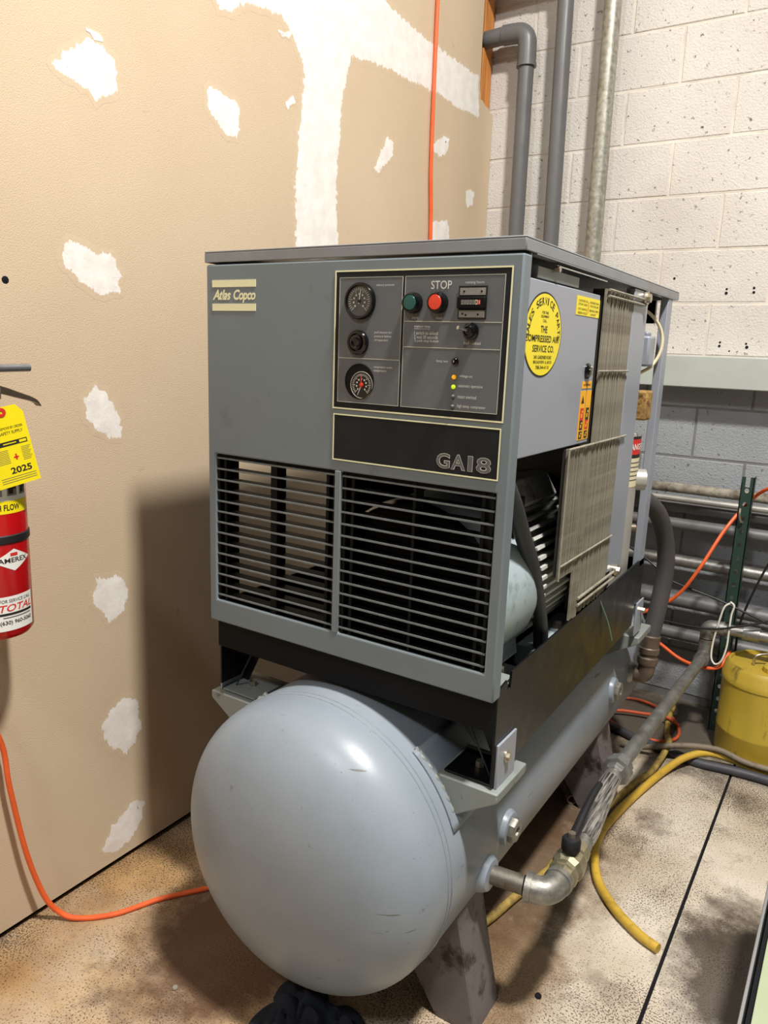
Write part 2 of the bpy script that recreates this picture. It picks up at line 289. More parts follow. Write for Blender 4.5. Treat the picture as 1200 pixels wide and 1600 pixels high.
# ---------------------------------------------------------------- mesh helpers
WORLD = {}
def V(*a): return Vector(a)
def smooth_path(pts, n=6, closed=False):
    P = [Vector(p) for p in pts]
    if len(P) < 3: return P
    out = []
    for i in range(len(P)-1):
        p0 = P[i-1] if i > 0 else P[i]*2-P[i+1]; p1 = P[i]; p2 = P[i+1]; p3 = P[i+2] if i+2 < len(P) else P[i+1]*2-P[i]
        for k in range(n):
            t = k/n
            out.append(0.5*((2*p1)+(p2-p0)*t+(2*p0-5*p1+4*p2-p3)*t*t+(3*p1-p0-3*p2+p3)*t**3))
    out.append(P[-1]); return out
class MB:
    def __init__(s): s.v = []; s.f = []; s.mi = []; s.m = 0
    def add(s, vs, fs):
        o = len(s.v); s.v += [Vector(v) for v in vs]; s.f += [tuple(i+o for i in f) for f in fs]; s.mi += [s.m]*len(fs); return s
    def box(s, x0, x1, y0, y1, z0, z1):
        return s.add([(x, y, z) for x in (x0, x1) for y in (y0, y1) for z in (z0, z1)],
                     [(0, 1, 3, 2), (4, 6, 7, 5), (0, 4, 5, 1), (2, 3, 7, 6), (0, 2, 6, 4), (1, 5, 7, 3)])
    def lathe(s, o, d, prof, n=32, caps=True):
        o = Vector(o); d = Vector(d).normalized(); a = d.orthogonal().normalized(); b = d.cross(a)
        vs = []; fs = []
        for r, h in prof:
            for i in range(n):
                t = 2*math.pi*i/n; vs.append(o+d*h+(a*math.cos(t)+b*math.sin(t))*r)
        for j in range(len(prof)-1):
            for i in range(n): fs.append((j*n+i, j*n+(i+1) % n, (j+1)*n+(i+1) % n, (j+1)*n+i))
        if caps:
            if prof[0][0] > 1e-6: fs.append(tuple(range(n))[::-1])
            if prof[-1][0] > 1e-6: fs.append(tuple(range((len(prof)-1)*n, len(prof)*n)))
        return s.add(vs, fs)
    def cyl(s, p0, p1, r, r1=None, n=20):
        d = Vector(p1)-Vector(p0); return s.lathe(p0, d, [(r, 0), (r if r1 is None else r1, d.length)], n)
    def tube(s, pts, r, n=12, sm=6, caps=True):
        P = smooth_path(pts, sm) if sm else [Vector(p) for p in pts]
        vs = []; fs = []; up = None
        for i, p in enumerate(P):
            t = (P[min(i+1, len(P)-1)]-P[max(i-1, 0)]).normalized()
            a = t.orthogonal().normalized() if up is None else (up-t*up.dot(t)).normalized()
            up = a; b = t.cross(a); rr = r(i/(len(P)-1)) if callable(r) else r
            for k in range(n):
                q = 2*math.pi*k/n; vs.append(p+(a*math.cos(q)+b*math.sin(q))*rr)
        for j in range(len(P)-1):
            for k in range(n): fs.append((j*n+k, j*n+(k+1) % n, (j+1)*n+(k+1) % n, (j+1)*n+k))
        if caps: fs.append(tuple(range(n))[::-1]); fs.append(tuple(range((len(P)-1)*n, len(P)*n)))
        return s.add(vs, fs)
    def prism(s, pts, ax, d0, d1):
        def P(u, v, d): return {0: (d, u, v), 1: (u, d, v), 2: (u, v, d)}[ax]
        n = len(pts); vs = [P(u, v, d0) for u, v in pts]+[P(u, v, d1) for u, v in pts]
        fs = [tuple(range(n))[::-1], tuple(range(n, 2*n))]+[(i, (i+1) % n, (i+1) % n+n, i+n) for i in range(n)]
        return s.add(vs, fs)
    def hexa(s, p0, p1, r): return s.cyl(p0, p1, r, n=6)
    def mesh(s, name, mats, c=Vector(), smooth=True, angle=35):
        me = bpy.data.meshes.new(name); me.from_pydata([v-c for v in s.v], [], s.f)
        bm = bmesh.new(); bm.from_mesh(me); bmesh.ops.recalc_face_normals(bm, faces=bm.faces); bm.to_mesh(me); bm.free()
        for m in (mats if isinstance(mats, (list, tuple)) else [mats]): me.materials.append(M[m] if isinstance(m, str) else m)
        for p, i in zip(me.polygons, s.mi): p.material_index = i
        if smooth:
            me.shade_smooth(); me.set_sharp_from_angle(angle=math.radians(angle))
        return me
    def build(s, name, mats, parent=None, bevel=0, smooth=True, origin=None, angle=35, **props):
        if origin is None:
            lo = Vector([min(v[i] for v in s.v) for i in range(3)]); hi = Vector([max(v[i] for v in s.v) for i in range(3)])
            c = (lo+hi)/2
        else: c = Vector(origin)
        me = s.mesh(name, mats, c, smooth, angle); o = bpy.data.objects.new(name, me)
        place(o, c, parent)
        if bevel:
            b = o.modifiers.new('bevel', 'BEVEL'); b.width = bevel; b.segments = 2; b.limit_method = 'ANGLE'; b.angle_limit = math.radians(40)
        for k, v in props.items(): o[k] = v
        return o
def place(o, c, parent=None):
    COL.objects.link(o); WORLD[o.name] = Vector(c)
    if parent: o.parent = parent; o.location = Vector(c)-WORLD[parent.name]
    else: o.location = c
def thing(name, loc, label, cat, group=None):
    o = bpy.data.objects.new(name, None); o.empty_display_size = 0.05; place(o, Vector(loc))
    o['label'] = label; o['category'] = cat
    if group: o['group'] = group
    return o
def tag(o, label, cat, group=None):
    o['label'] = label; o['category'] = cat
    if group: o['group'] = group
    return o
def clone(o, c, parent=None, rot=None):
    n = o.copy(); place(n, c, parent)
    if rot: n.rotation_euler = rot
    return n
def text_mesh(s, bold=0.0, shear=0.0, spacing=1.0):
    cu = bpy.data.curves.new('t', 'FONT'); cu.body = s; cu.offset = bold; cu.shear = shear; cu.space_character = spacing; cu.resolution_u = 3; cu.fill_mode = 'FRONT'
    ob = bpy.data.objects.new('t', cu); me = bpy.data.meshes.new_from_object(ob)
    vs = [Vector(v.co) for v in me.vertices]; fs = [tuple(p.vertices) for p in me.polygons]
    bpy.data.objects.remove(ob); bpy.data.curves.remove(cu); bpy.data.meshes.remove(me)
    x0 = min(v.x for v in vs); x1 = max(v.x for v in vs); y0 = min(v.y for v in vs); y1 = max(v.y for v in vs)
    return [((v.x-x0)/(x1-x0), (v.y-y0)/(y1-y0)) for v in vs], fs
def text(s, u0, u1, v0, v1, fn, m, parent, bold=0.0, shear=0.0, name='lettering', spacing=1.0):
    q, fs = text_mesh(s, bold, shear, spacing); b = MB()
    b.add([fn(u0+(u1-u0)*a, v0+(v1-v0)*c) for a, c in q], fs)
    return b.build(name, m, parent, smooth=False)

# ---------------------------------------------------------------- setting
XW, YB = -1.588, 3.26
def build_room():
    f = MB()
    f.box(-2.2, -0.2465, -2.5, 3.5, -0.1, 0); f.box(-0.2375, 3.5, -2.5, 3.5, -0.1, 0)
    f.m = 1; f.box(-0.2465, -0.2375, -2.5, 3.5, -0.1, -0.006)
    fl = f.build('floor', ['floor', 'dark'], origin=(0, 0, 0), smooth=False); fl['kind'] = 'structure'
    # gypsum board with the torn upper corner beside the block wall
    b = MB()
    edge = [(-2.5, 0.020), (3.256, 0.020), (3.257, 2.44), (3.248, 2.455), (3.23, 2.452), (3.21, 2.466), (3.18, 2.468), (3.15, 2.482), (3.122, 2.478), (3.118, 2.60), (3.112, 3.6), (-2.5, 3.6)]
    b.prism(edge, 0, XW-0.014, XW)
    wl = b.build('wall_left', 'drywall', origin=(XW, 0, 0), smooth=False); wl['kind'] = 'structure'
    MB().box(-1.72, -1.7, -2.5, 3.26, 0, 3.6).build('backing_board', 'dark', wl, smooth=False)
    s = MB().box(-1.695, -1.6035, 3.165, 3.253, 0, 3.6).build('stud', 'wood', wl, bevel=0.003, label='bare pine stud at the torn drywall edge')
    MB().box(-1.695, XW-0.016, -2.5, 3.2, 0, 0.020).build('sill_gap', 'dark', wl, smooth=False)
    MB().lathe((XW, .963, 1.546), (1, 0, 0), [(.0085, 0), (.006, .0006), (.003, .001), (0, .001)], 9).build('screw_hole', 'dark', wl)
    # joint compound patches: irregular thin skins
    for k, pts in enumerate(PATCH):
        big = k == len(PATCH)-1
        n = len(pts); dense = []
        rnd = random.Random(k+3)
        for i in range(n):
            a = pts[i]; c = pts[(i+1) % n]; L = math.dist(a, c); m = max(2, int(L/0.012))
            for j in range(m):
                t = j/m; amp = min(0.006, L*0.12)
                dense.append((a[0]+(c[0]-a[0])*t+rnd.uniform(-amp, amp), a[1]+(c[1]-a[1])*t+rnd.uniform(-amp, amp)))
        # skin with inner rings carrying the "edge" attribute
        bm = bmesh.new(); lay = bm.verts.layers.float.new('edge')
        cx = sum(p[0] for p in dense)/len(dense); cy = sum(p[1] for p in dense)/len(dense)
        outer = []; N = len(dense)
        def nrm(i):
            a = dense[i-4]; c = dense[(i+4) % N]; d = Vector((c[0]-a[0], c[1]-a[1])); d = d.normalized() if d.length else Vector((1, 0)); return Vector((-d.y, d.x))
        area = sum(dense[i][0]*dense[(i+1) % N][1]-dense[(i+1) % N][0]*dense[i][1] for i in range(N))
        sg = 1 if area > 0 else -1
        grow = 0.014 if not big else 0.018
        inset = 0.022 if not big else 0.028
        if k in (1, 12, 13): grow, inset = 0.005, 0.006
        ro = []; ri = []
        for i, p in enumerate(dense):
            q = nrm(i)*sg
            v = bm.verts.new((0.0002, p[0]-q.x*grow, p[1]-q.y*grow)); v[lay] = 0.0; ro.append(v)
            v = bm.verts.new((0.0010, p[0]+q.x*inset, p[1]+q.y*inset)); v[lay] = 1.0; ri.append(v)
        for i in range(N):
            j = (i+1) % N; bm.faces.new((ro[i], ro[j], ri[j], ri[i]))
        es = [bm.edges.get((ri[i], ri[(i+1) % N])) for i in range(N)]
        bmesh.ops.triangle_fill(bm, use_beauty=True, use_dissolve=False, edges=es)
        bmesh.ops.recalc_face_normals(bm, faces=bm.faces)
        me = bpy.data.meshes.new('compound_patch'); bm.to_mesh(me); bm.free(); me.materials.append(M['patch'])
        o = bpy.data.objects.new('compound_patch', me); place(o, (XW, 0, 0), wl)
        if big: o['label'] = 'white taped drywall seams, a vertical strip meeting a horizontal band'
    # block wall
    mo = MB(); mo.box(-1.72, 2.0, YB+0.0025, YB+0.2, 1.4518, 3.7); mo.m = 1; mo.box(-1.72, 2.0, YB+0.0025, YB+0.2, 0, 1.4518)
    wb = mo.build('wall_back', ['mortar_w', 'mortar_g'], origin=(0, YB, 0), smooth=False); wb['kind'] = 'structure'
    W2, H2, g = 0.4064/2, 0.2032/2, 0.0042
    def blockmesh(m, hh=H2, ww=W2):
        q = MB(); w1, h1 = ww-g, hh-g; c = 0.003
        q.add([(-w1, 0.05, -h1), (w1, 0.05, -h1), (w1, 0.05, h1), (-w1, 0.05, h1), (-w1, c*.7, -h1), (w1, c*.7, -h1), (w1, c*.7, h1), (-w1, c*.7, h1),
               (-w1+c, 0, -h1+c), (w1-c, 0, -h1+c), (w1-c, 0, h1-c), (-w1+c, 0, h1-c)],
              [(0, 1, 5, 4), (1, 2, 6, 5), (2, 3, 7, 6), (3, 0, 4, 7), (4, 5, 9, 8), (5, 6, 10, 9), (6, 7, 11, 10), (7, 4, 8, 11), (8, 9, 10, 11)])
        return q.mesh('block', m, smooth=False)
    mw, mg = blockmesh('block_w'), blockmesh('block_g')
    for r in range(-7, 12):
        zc = 1.4518+0.2032*r+H2
        if zc-H2 < -0.02:
            continue
        off = -0.6 if r % 2 == 0 else -0.8065
        for c in range(-4, 5):
            xc = off+0.4064*c+W2
            if xc < -1.85 or xc > 1.6: continue
            o = bpy.data.objects.new('block', mw if r >= 0 else mg); place(o, (xc, YB+random.uniform(-.0008, .0008), zc), wb)
    # old anchor holes in the block wall
    for x, z, r in ((-.746, 1.751, .0045), (-.547, 1.708, .004), (-.547, 1.693, .0055), (-.451, 1.711, .0045), (-.45, 1.695, .005), (-.547, 1.507, .004), (-.548, 1.493, .005), (-.453, 1.504, .004), (-.449, 1.491, .006), (-.51, 1.475, .003), (-1.3, 2.50, .006), (-1.26, 2.47, .004)):
        MB().cyl((x, YB-0.0012, z), (x, YB+0.01, z), r, n=10).build('anchor_hole', 'dark', wb)
    l = MB().box(-1.6, 2.0, YB-0.105, YB, 1.331, 1.4518).build('trim_1', 'ledge', bevel=0.004); l['kind'] = 'structure'
build_room()

# ---------------------------------------------------------------- air compressor cabinet
def grid_plate(xs, zs, holes, y, dout, din):
    b = MB(); nx, nz = len(xs), len(zs); idx = {}
    def vid(i, j):
        if (i, j) not in idx: idx[(i, j)] = len(b.v); b.v.append(Vector((xs[i], y, zs[j])))
        return idx[(i, j)]
    cells = [(i, j) for i in range(nx-1) for j in range(nz-1) if (i, j) not in holes]
    from collections import Counter
    E = Counter(); ed = {}
    for i, j in cells:
        q = (vid(i, j), vid(i+1, j), vid(i+1, j+1), vid(i, j+1)); b.f.append(q); b.mi.append(0)
        cc = ((i, j), (i+1, j), (i+1, j+1), (i, j+1))
        for k in range(4):
            e = frozenset((cc[k], cc[(k+1) % 4])); E[e] += 1; ed[e] = (cc[k], cc[(k+1) % 4])
    back = {}
    for e, n in E.items():
        if n != 1: continue
        p, q = ed[e]
        outer = (p[0] == q[0] and p[0] in (0, nx-1)) or (p[1] == q[1] and p[1] in (0, nz-1))
        d = dout if outer else din; vs = []
        for t in (p, q):
            if (t, d) not in back: back[(t, d)] = len(b.v); b.v.append(Vector((xs[t[0]], y+d, zs[t[1]])))
            vs.append(back[(t, d)])
        b.f.append((vid(*q), vid(*p), vs[0], vs[1])); b.mi.append(0)
    return b
FX0, FX1, FY = -1.235, -0.512, 1.2
def build_compressor():
    R = thing('air_compressor', (-0.875, 1.75, 0.612), 'grey boxy screw air compressor with control panel and black louvered front, bolted on the tank', 'compressor')
    xs = [FX0, -1.213, -.883, -.869, -.534, FX1]; zs = [.80, .853, 1.192, 1.593]
    grid_plate(xs, zs, {(1, 1), (3, 1)}, FY, 0.03, 0.008).build('front_panel', 'cab', R, bevel=0.0035)
    # louvers
    sl = MB(); sl.box(-.166, .166, .003, .030, -.0014, .0014); sl.m = 1; sl.box(-.166, .166, .0, .004, -.0017, .0017)
    slat = sl.mesh('louver_slat', ['blackmatte', 'lip'], smooth=False)
    for x0 in (-1.048, -.7015):
        for i in range(14):
            z = .853+.0125+i*.0244
            place(bpy.data.objects.new('louver_slat', slat), (x0, 1.203, z), R)
        for dx, w, d0 in ((-.160, .003, .002), (-.142, .0035, .004), (.160, .003, .002), (.142, .0035, .004), (0.0, .0085 if x0 < -1 else .003, .003)):
            MB().box(x0+dx-w, x0+dx+w, 1.203+d0, 1.236, .853, 1.192).build('louver_divider', 'blackmatte', R, smooth=False)
        MB().box(x0-.166, x0+.166, 1.208, 1.245, 1.1845, 1.192).build('louver_frame', 'blackmatte', R, smooth=False)
    MB().box(-.883, -.869, 1.1985, 1.204, .853, 1.192).build('center_rail', 'cab', R, bevel=0.001)
    # logo
    fn = lambda y: (lambda u, v: (u, y, v))
    for z in (1.5465, 1.4985): MB().box(-1.217, -1.094, FY-.0012, FY, z, z+.0145).build('logo_bar', 'cream', R, smooth=False)
    text('Atlas', -1.216, -1.163, 1.5205, 1.5415, fn(FY-.0008), 'cream', R, bold=0.036, shear=0.3, name='logo_lettering', spacing=0.9)
    text('Copco', -1.156, -1.094, 1.5145, 1.5415, fn(FY-.0008), 'cream', R, bold=0.036, shear=0.22, name='logo_lettering', spacing=0.9)
    # control panel
    cp = MB().box(-.891, -.530, FY-.0015, FY, 1.316, 1.572).build('control_panel', 'plate', R, smooth=False)
    def frame(x0, x1, z0, z1, w, y, m, par, name='border_line'):
        q = MB(); q.box(x0, x1, y, y+.0008, z0, z0+w); q.box(x0, x1, y, y+.0008, z1-w, z1); q.box(x0, x0+w, y, y+.0008, z0+w, z1-w); q.box(x1-w, x1, y, y+.0008, z0+w, z1-w)
        return q.build(name, m, par, smooth=False)
    frame(-.892, -.529, 1.315, 1.573, .0028, FY-.0022, 'cream', cp)
    MB().box(-.880, -.7405, FY-.0028, FY-.0005, 1.329, 1.560).build('panel_field', 'cpanel', cp, bevel=.0006)
    MB().box(-.7355, -.5415, FY-.0028, FY-.0005, 1.329, 1.560).build('panel_field', 'cpanel', cp, bevel=.0006)
    ly = FY-.0034
    frame(-.880, -.7405, 1.329, 1.560, .0008, ly, 'line', cp); frame(-.7355, -.5415, 1.329, 1.560, .0008, ly, 'line', cp)
    for x0, x1, z in ((-.880, -.7405, 1.4125), (-.7355, -.5415, 1.482), (-.7355, -.5415, 1.437)):
        MB().box(x0, x1, ly, ly+.0006, z-.0006, z+.0006).build('divider_line', 'line', cp, smooth=False)
    MB().box(-.713, -.680, ly, ly+.0004, 1.4688, 1.4693).build('divider_line', 'print', cp, smooth=False)
    for s, x0, x1, z, h in TXT:
        text(s, x0, x1, z-h/2, z+h/2, fn(ly-.0002), 'print', cp, bold=0.0 if s != 'STOP' else 0.008)
    N = (0, -1, 0); y0 = FY-.0028
    def lathe(c, prof, m, name, n=40): return MB().lathe((c[0], y0, c[1]), N, prof, n).build(name, m, cp)
    def dial(c, r, y, marks, name='dial_marks', a0=-225, a1=45, n=26):
        q = MB()
        for i in range(n):
            a = math.radians(a0+(a1-a0)*i/(n-1)); L = .18 if i % 5 else .3
            d = Vector((-math.cos(a), 0, -math.sin(a))); t = Vector((d.z, 0, -d.x)); c3 = Vector((c[0], y, c[1]))
            w = r*.018
            q.add([c3+d*r*.9-t*w, c3+d*r*.9+t*w, c3+d*r*(.9-L)+t*w, c3+d*r*(.9-L)-t*w], [(0, 1, 2, 3)])
        for i in range(9):
            a = math.radians(a0+(a1-a0)*i/8); d = Vector((-math.cos(a), 0, -math.sin(a))); p = Vector((c[0], y, c[1]))+d*r*.47; w = r*.06
            q.add([p+Vector((-w, 0, -w)), p+Vector((w, 0, -w)), p+Vector((w, 0, w)), p+Vector((-w, 0, w))], [(0, 1, 2, 3)])
        q.build(name, marks, cp, smooth=False)
    def needle(c, y, ang, L, m, w=.0009, tail=.25):
        a = math.radians(ang); d = Vector((math.sin(a), 0, math.cos(a))); t = Vector((d.z, 0, -d.x)); p = Vector((c[0], y, c[1]))
        MB().add([p-d*L*tail-t*w*1.6, p-d*L*tail+t*w*1.6, p+d*L+t*w*.5, p+d*L-t*w*.5], [(0, 1, 2, 3)]).build('needle', m, cp, smooth=False)
    g1 = (-.831, 1.517)
    lathe(g1, [(.0335, 0), (.0335, .006), (.0315, .009), (.0285, .009), (.0275, .005), (0, .005)], 'gloss', 'gauge_bezel')
    lathe(g1, [(.0272, .0052), (0, .0053)], 'dial', 'gauge_face'); dial(g1, .0268, y0-.0056, 'line'); needle(g1, y0-.006, 8, .021, 'print')
    lathe(g1, [(.003, .005), (.003, .0075), (0, .0078)], 'gloss', 'gauge_hub', 16)
    g2 = (-.833, 1.442)
    lathe(g2, [(.0225, 0), (.0225, .007), (.0205, .0095), (.0165, .0095), (.0155, .004), (.014, .004), (.0135, .011), (.010, .012), (.006, .0085), (0, .008)], 'gloss', 'pressure_push_button')
    g3 = (-.829, 1.370)
    lathe(g3, [(.0325, 0.0002), (0, 0.0003)], 'dark', 'gauge_recess'); lathe(g3, [(.0335, 0), (.0335, .0014), (.0322, .0014), (.0322, 0)], 'gloss', 'gauge_bezel')
    c3 = (-.8235, 1.3635)
    lathe(c3, [(.0255, .0004), (.0255, .001), (.0243, .001), (.0243, .0004)], 'line', 'gauge_rim'); lathe(c3, [(.0243, .0005), (0, .0006)], 'gloss', 'gauge_face')
    dial(c3, .0238, y0-.0010, 'print', n=31); needle(c3, y0-.0018, -2, .021, 'rednee', .0012); needle(c3, y0-.0015, 203, .021, 'print', .0009, 0.1)
    lathe(c3, [(.0042, .001), (.0038, .003), (0, .0034)], 'rednee', 'gauge_hub', 18)
    for c, m, nm in (((-.716, 1.5135), 'greenb', 'start_button'), ((-.665, 1.514), 'redb', 'stop_button')):
        lathe(c, [(.0185, 0), (.0185, .006), (.0165, .015), (.0140, .016), (.0135, .013), (0, .013)], 'gloss', 'button_ring')
        lathe(c, [(.0133, .0125), (.0133, .0150), (.012, .0164), (0, .0168)], m, nm)
    # hour meter
    MB().box(-.6255, -.574, y0-.0012, y0, 1.488, 1.5405).build('hour_meter', 'dark', cp, smooth=False)
    frame(-.6265, -.573, 1.487, 1.5415, .002, y0-.002, 'gloss', cp, 'meter_frame')
    MB().box(-.624, -.5755, y0-.0022, y0-.001, 1.5265, 1.5385).build('meter_plate', 'meter', cp, smooth=False)
    MB().box(-.624, -.5755, y0-.0022, y0-.001, 1.4895, 1.5015).build('meter_plate', 'meter', cp, smooth=False)
    MB().box(-.6265, -.573, y0-.008, y0-.001, 1.504, 1.5235).build('meter_body', 'blackmatte', cp, bevel=.0015)
    for i in range(7):
        x = -.6175+i*.0053
        MB().box(x, x+.0042, y0-.0086, y0-.0078, 1.5105, 1.518).build('digit_window', 'redprint' if i == 6 else ('cornlab' if i > 4 else 'meter'), cp, smooth=False)
        text('0246813'[i], x+.0009, x+.0033, 1.512, 1.5168, fn(y0-.0088), 'blackprint' if i < 6 else 'print', cp)
    for x, z in ((-.617, 1.4955), (-.611, 1.4935), (-.588, 1.4945), (-.583, 1.5325), (-.616, 1.5325)):
        MB().cyl((x, y0-.0026, z), (x, y0-.001, z), .0018, n=10).build('meter_screw', 'dark', cp)
    # toggle, key, indicator lamps
    tg = (-.5995, 1.4665)
    lathe(tg, [(.0145, 0), (.0145, .004), (.0115, .006), (.0105, .013), (.008, .0145), (.006, .012), (0, .012)], 'gloss', 'toggle_base')
    MB().tube([(tg[0], y0-.010, tg[1]), (tg[0]-.006, y0-.022, tg[1]+.003), (tg[0]-.010, y0-.031, tg[1]+.005)], lambda t: .0022+.0012*t, 12).build('toggle_lever', 'chrome', cp)
    lathe((-.6265, 1.415), [(.0062, 0), (.0062, .004), (.0045, .005), (.0025, .003), (0, .003)], 'gloss', 'lamp_test_button', 20)
    MB().box(-.6285, -.6262, y0-.0056, y0-.004, 1.413, 1.417).build('button_slot', 'chrome', cp, smooth=False)
    for z, m in ((1.388, 'amber'), (1.371, 'lime'), (1.354, 'offlens'), (1.3365, 'offlens')):
        lathe((-.6275, z), [(.0040, 0), (.0040, .0012), (.0033, .003), (.0015, .0045), (0, .0048)], m, 'indicator_lamp', 18)
    # name plate
    npl = MB().box(-.889, -.532, FY-.0015, FY, 1.2145, 1.305).build('name_plate', 'plate', R, smooth=False)
    frame(-.8895, -.5315, 1.214, 1.3055, .0024, FY-.0022, 'cream', npl)
    for m, bo, dy in (('print', 0.035, .0019), ('greyprint', 0.008, .0023)):
        for s, x0, x1 in (('G', -.654, -.628), ('A', -.624, -.597), ('1', -.5905, -.5825), ('8', -.574, -.547)):
            e = bo*.028
            text(s, x0-e, x1+e, 1.2255-e, 1.2515+e, fn(FY-dy), m, npl, bold=bo, name='model_lettering')
    # lid: folded sheet
    q = MB(); q.box(-1.240, -.511, 1.2, 2.313, 1.6165, 1.620)
    q.box(-1.240, -.511, 1.2, 1.203, 1.597, 1.6165); q.box(-1.240, -.511, 2.310, 2.313, 1.597, 1.6165); q.box(-1.240, -1.237, 1.203, 2.310, 1.597, 1.6165); q.box(-.514, -.511, 1.203, 2.310, 1.597, 1.6165)
    q.build('lid', 'lid', R, bevel=0.0018)
    q = MB(); q.box(-.53, -.511, 1.25, 2.30, 1.5955, 1.5975); q.build('lid_flange', 'lid', R, smooth=False)
    # base frame
    MB().box(-1.231, -.513, 1.221, 1.226, .729, .86).build('front_beam', 'blackflat', R, bevel=.001)
    side = [(1.226, .614), (1.33, .614), (1.334, .634), (2.05, .656), (2.19, .66), (2.20, .72), (2.262, .725), (2.262, .856), (1.287, .834), (1.283, .802), (1.276, .797), (1.270, .802), (1.268, .822), (1.226, .815)]
    MB().prism(side, 0, -.518, -.513).build('side_plate', 'black', R, bevel=.0008)
    MB().prism([(1.226, .63), (1.31, .63), (1.33, .70), (2.262, .70), (2.262, .85), (1.226, .84)], 0, -1.231, -1.226).build('side_plate', 'black', R, bevel=.0008)
    MB().box(-1.226, -.518, 1.226, 2.262, .742, .747).build('base_tray', 'black', R, smooth=False)
    MB().box(-1.226, -.518, 2.257, 2.262, .70, .85).build('rear_beam', 'black', R, smooth=False)
    MB().box(-.575, -.518, 1.228, 1.32, .806, .810).build('corner_plate', 'saddle', R, bevel=.001)
    for sx in (1, -1):
        mx = lambda x: x if sx == 1 else -1.7465-x
        a, b = sorted((mx(-.62), mx(-.519)))
        MB().box(a, b, 1.232, 1.335, .612, .616).build('foot_plate', 'black' if sx > 0 else 'saddle', R, bevel=.001)
        MB().prism([(mx(-.600), .742), (mx(-.519), .742), (mx(-.519), .614), (mx(-.536), .614)], 1, 1.300, 1.303).build('gusset', 'black', R, smooth=False)
        MB().tube([(mx(-.597), 1.262, .735), (mx(-.534), 1.262, .617)], .0018, 6, sm=0).build('gusset_edge', 'rubber', R)
        MB().box(*sorted((mx(-.5075), mx(-.513))), 1.234, 1.322, .609, .701).build('side_pad', 'cabside', R, bevel=.0015)
        MB().hexa((mx(-.5125), 1.276, .662), (mx(-.499), 1.276, .662), .0085).build('bolt', 'zinc', R)
        MB().cyl((mx(-.508), 1.276, .662), (mx(-.505), 1.276, .662), .013).build('washer', 'zinc', R)
        MB().hexa((mx(-.566), 1.285, .616), (mx(-.566), 1.285, .628), .0095).build('bolt', 'zinc', R)
        MB().box(*sorted((mx(-.5075), mx(-.513))), 2.215, 2.29, .62, .722).build('side_pad', 'cabside', R, bevel=.0015)
        MB().hexa((mx(-.5125), 2.262, .69), (mx(-.495), 2.262, .69), .0085).build('bolt', 'zinc', R)
    MB().hexa((-.545, 1.262, .810), (-.545, 1.262, .820), .011).build('bolt', 'zinc', R)
    # posts and cross beam
    for x0, x1 in ((-.534, -.513), (-1.233, -1.21)):
        MB().box(x0, x1, 2.205, 2.254, .835, 1.596).build('corner_post', 'cabside', R, bevel=.002)
    MB().box(-1.19, -.553, 2.235, 2.250, 1.53, 1.592).build('cross_beam', 'black', R, smooth=False)
    MB().box(-1.232, -1.20, 1.232, 1.26, .81, 1.596).build('corner_post', 'black', R, smooth=False)
    MB().box(-.530, -.5145, 1.232, 1.236, .83, 1.596).build('panel_flange', 'cabside', R, smooth=False)
    # electrical cabinet with door and stickers
    ec = MB().box(-.93, -.5235, 1.215, 1.620, 1.256, 1.553).build('electrical_box', 'dark', R, smooth=False)
    MB().box(-.5235, -.5195, 1.212, 1.633, 1.249, 1.559).build('door', 'cabside', ec, bevel=.002)
    MB().box(-.56, -.522, 1.285, 1.50, 1.562, 1.582).build('top_bracket', 'saddle', ec, bevel=.001)
    MB().box(-.523, -.516, 1.36, 1.66, 1.588, 1.5905).build('stay_rod', 'chrome', ec, smooth=False)
    MB().hexa((-.523, 1.366, 1.584), (-.512, 1.366, 1.584), .006).build('bolt', 'zinc', ec)
    sx = -.5195
    fs = lambda d: (lambda u, v: (sx+d, u+.019, v))
    q = MB(); n = 72
    def oval(d, ry, rz, m, nm):
        pts = [(1.325+ry*math.cos(2*math.pi*i/n), 1.4665+rz*math.sin(2*math.pi*i/n)) for i in range(n)]
        MB().prism([(max(p[0], 1.213), p[1]) for p in pts], 0, sx, sx+d).build(nm, m, ec, smooth=False)
    oval(.0006, .0905, .0745, 'blackprint', 'oval_sticker_rim'); oval(.0010, .087, .0715, 'yellow', 'oval_sticker')
    def st(s, u0, u1, zc, h, m='blackprint', bold=0.01, d=.0013):
        text(s, u0, u1, zc-h/2, zc+h/2, fs(d), m, ec, bold=bold)
    st('FOR THIS', 1.292, 1.322, 1.5055, .0050); st('EQUIPMENT', 1.288, 1.326, 1.4985, .0050); st('CALL', 1.298, 1.316, 1.4915, .0050)
    st('THE', 1.290, 1.322, 1.4765, .0120, bold=.014); st('COMPRESSED AIR', 1.220, 1.384, 1.4600, .0120, bold=.014); st('SERVICE CO.', 1.258, 1.362, 1.4425, .0120, bold=.014)
    st('2401 GARDNER ROAD', 1.266, 1.352, 1.4275, .0062); st('BROADVIEW, IL 60153', 1.266, 1.354, 1.4185, .0062); st('708-344-4110', 1.278, 1.342, 1.4095, .0062)
    arc = 'SALES SERVICE PARTS'
    for i, ch in enumerate(arc):
        if ch == ' ': continue
        a = math.radians(183-186*i/(len(arc)-1)); ca, sa = math.cos(a), math.sin(a)
        c = (1.306+.0745*ca, 1.4665+.0590*sa); t = Vector((sa, -ca)); nn = Vector((ca, sa))
        if c[0] < 1.215: continue
        w, h = .0052, .0065
        fa = lambda u, v, c=c, t=t, nn=nn: (sx+.0013, c[0]+.019+t.x*u+nn.x*v, c[1]+t.y*u+nn.y*v)
        text(ch, -w, w if ch != 'I' else -w*.1, -h, h, fa, 'blackprint', ec, bold=.015)
    MB().box(sx, sx+.0008, 1.4870, 1.6310, 1.512, 1.5485).build('warning_label', 'yellow', ec, smooth=False)
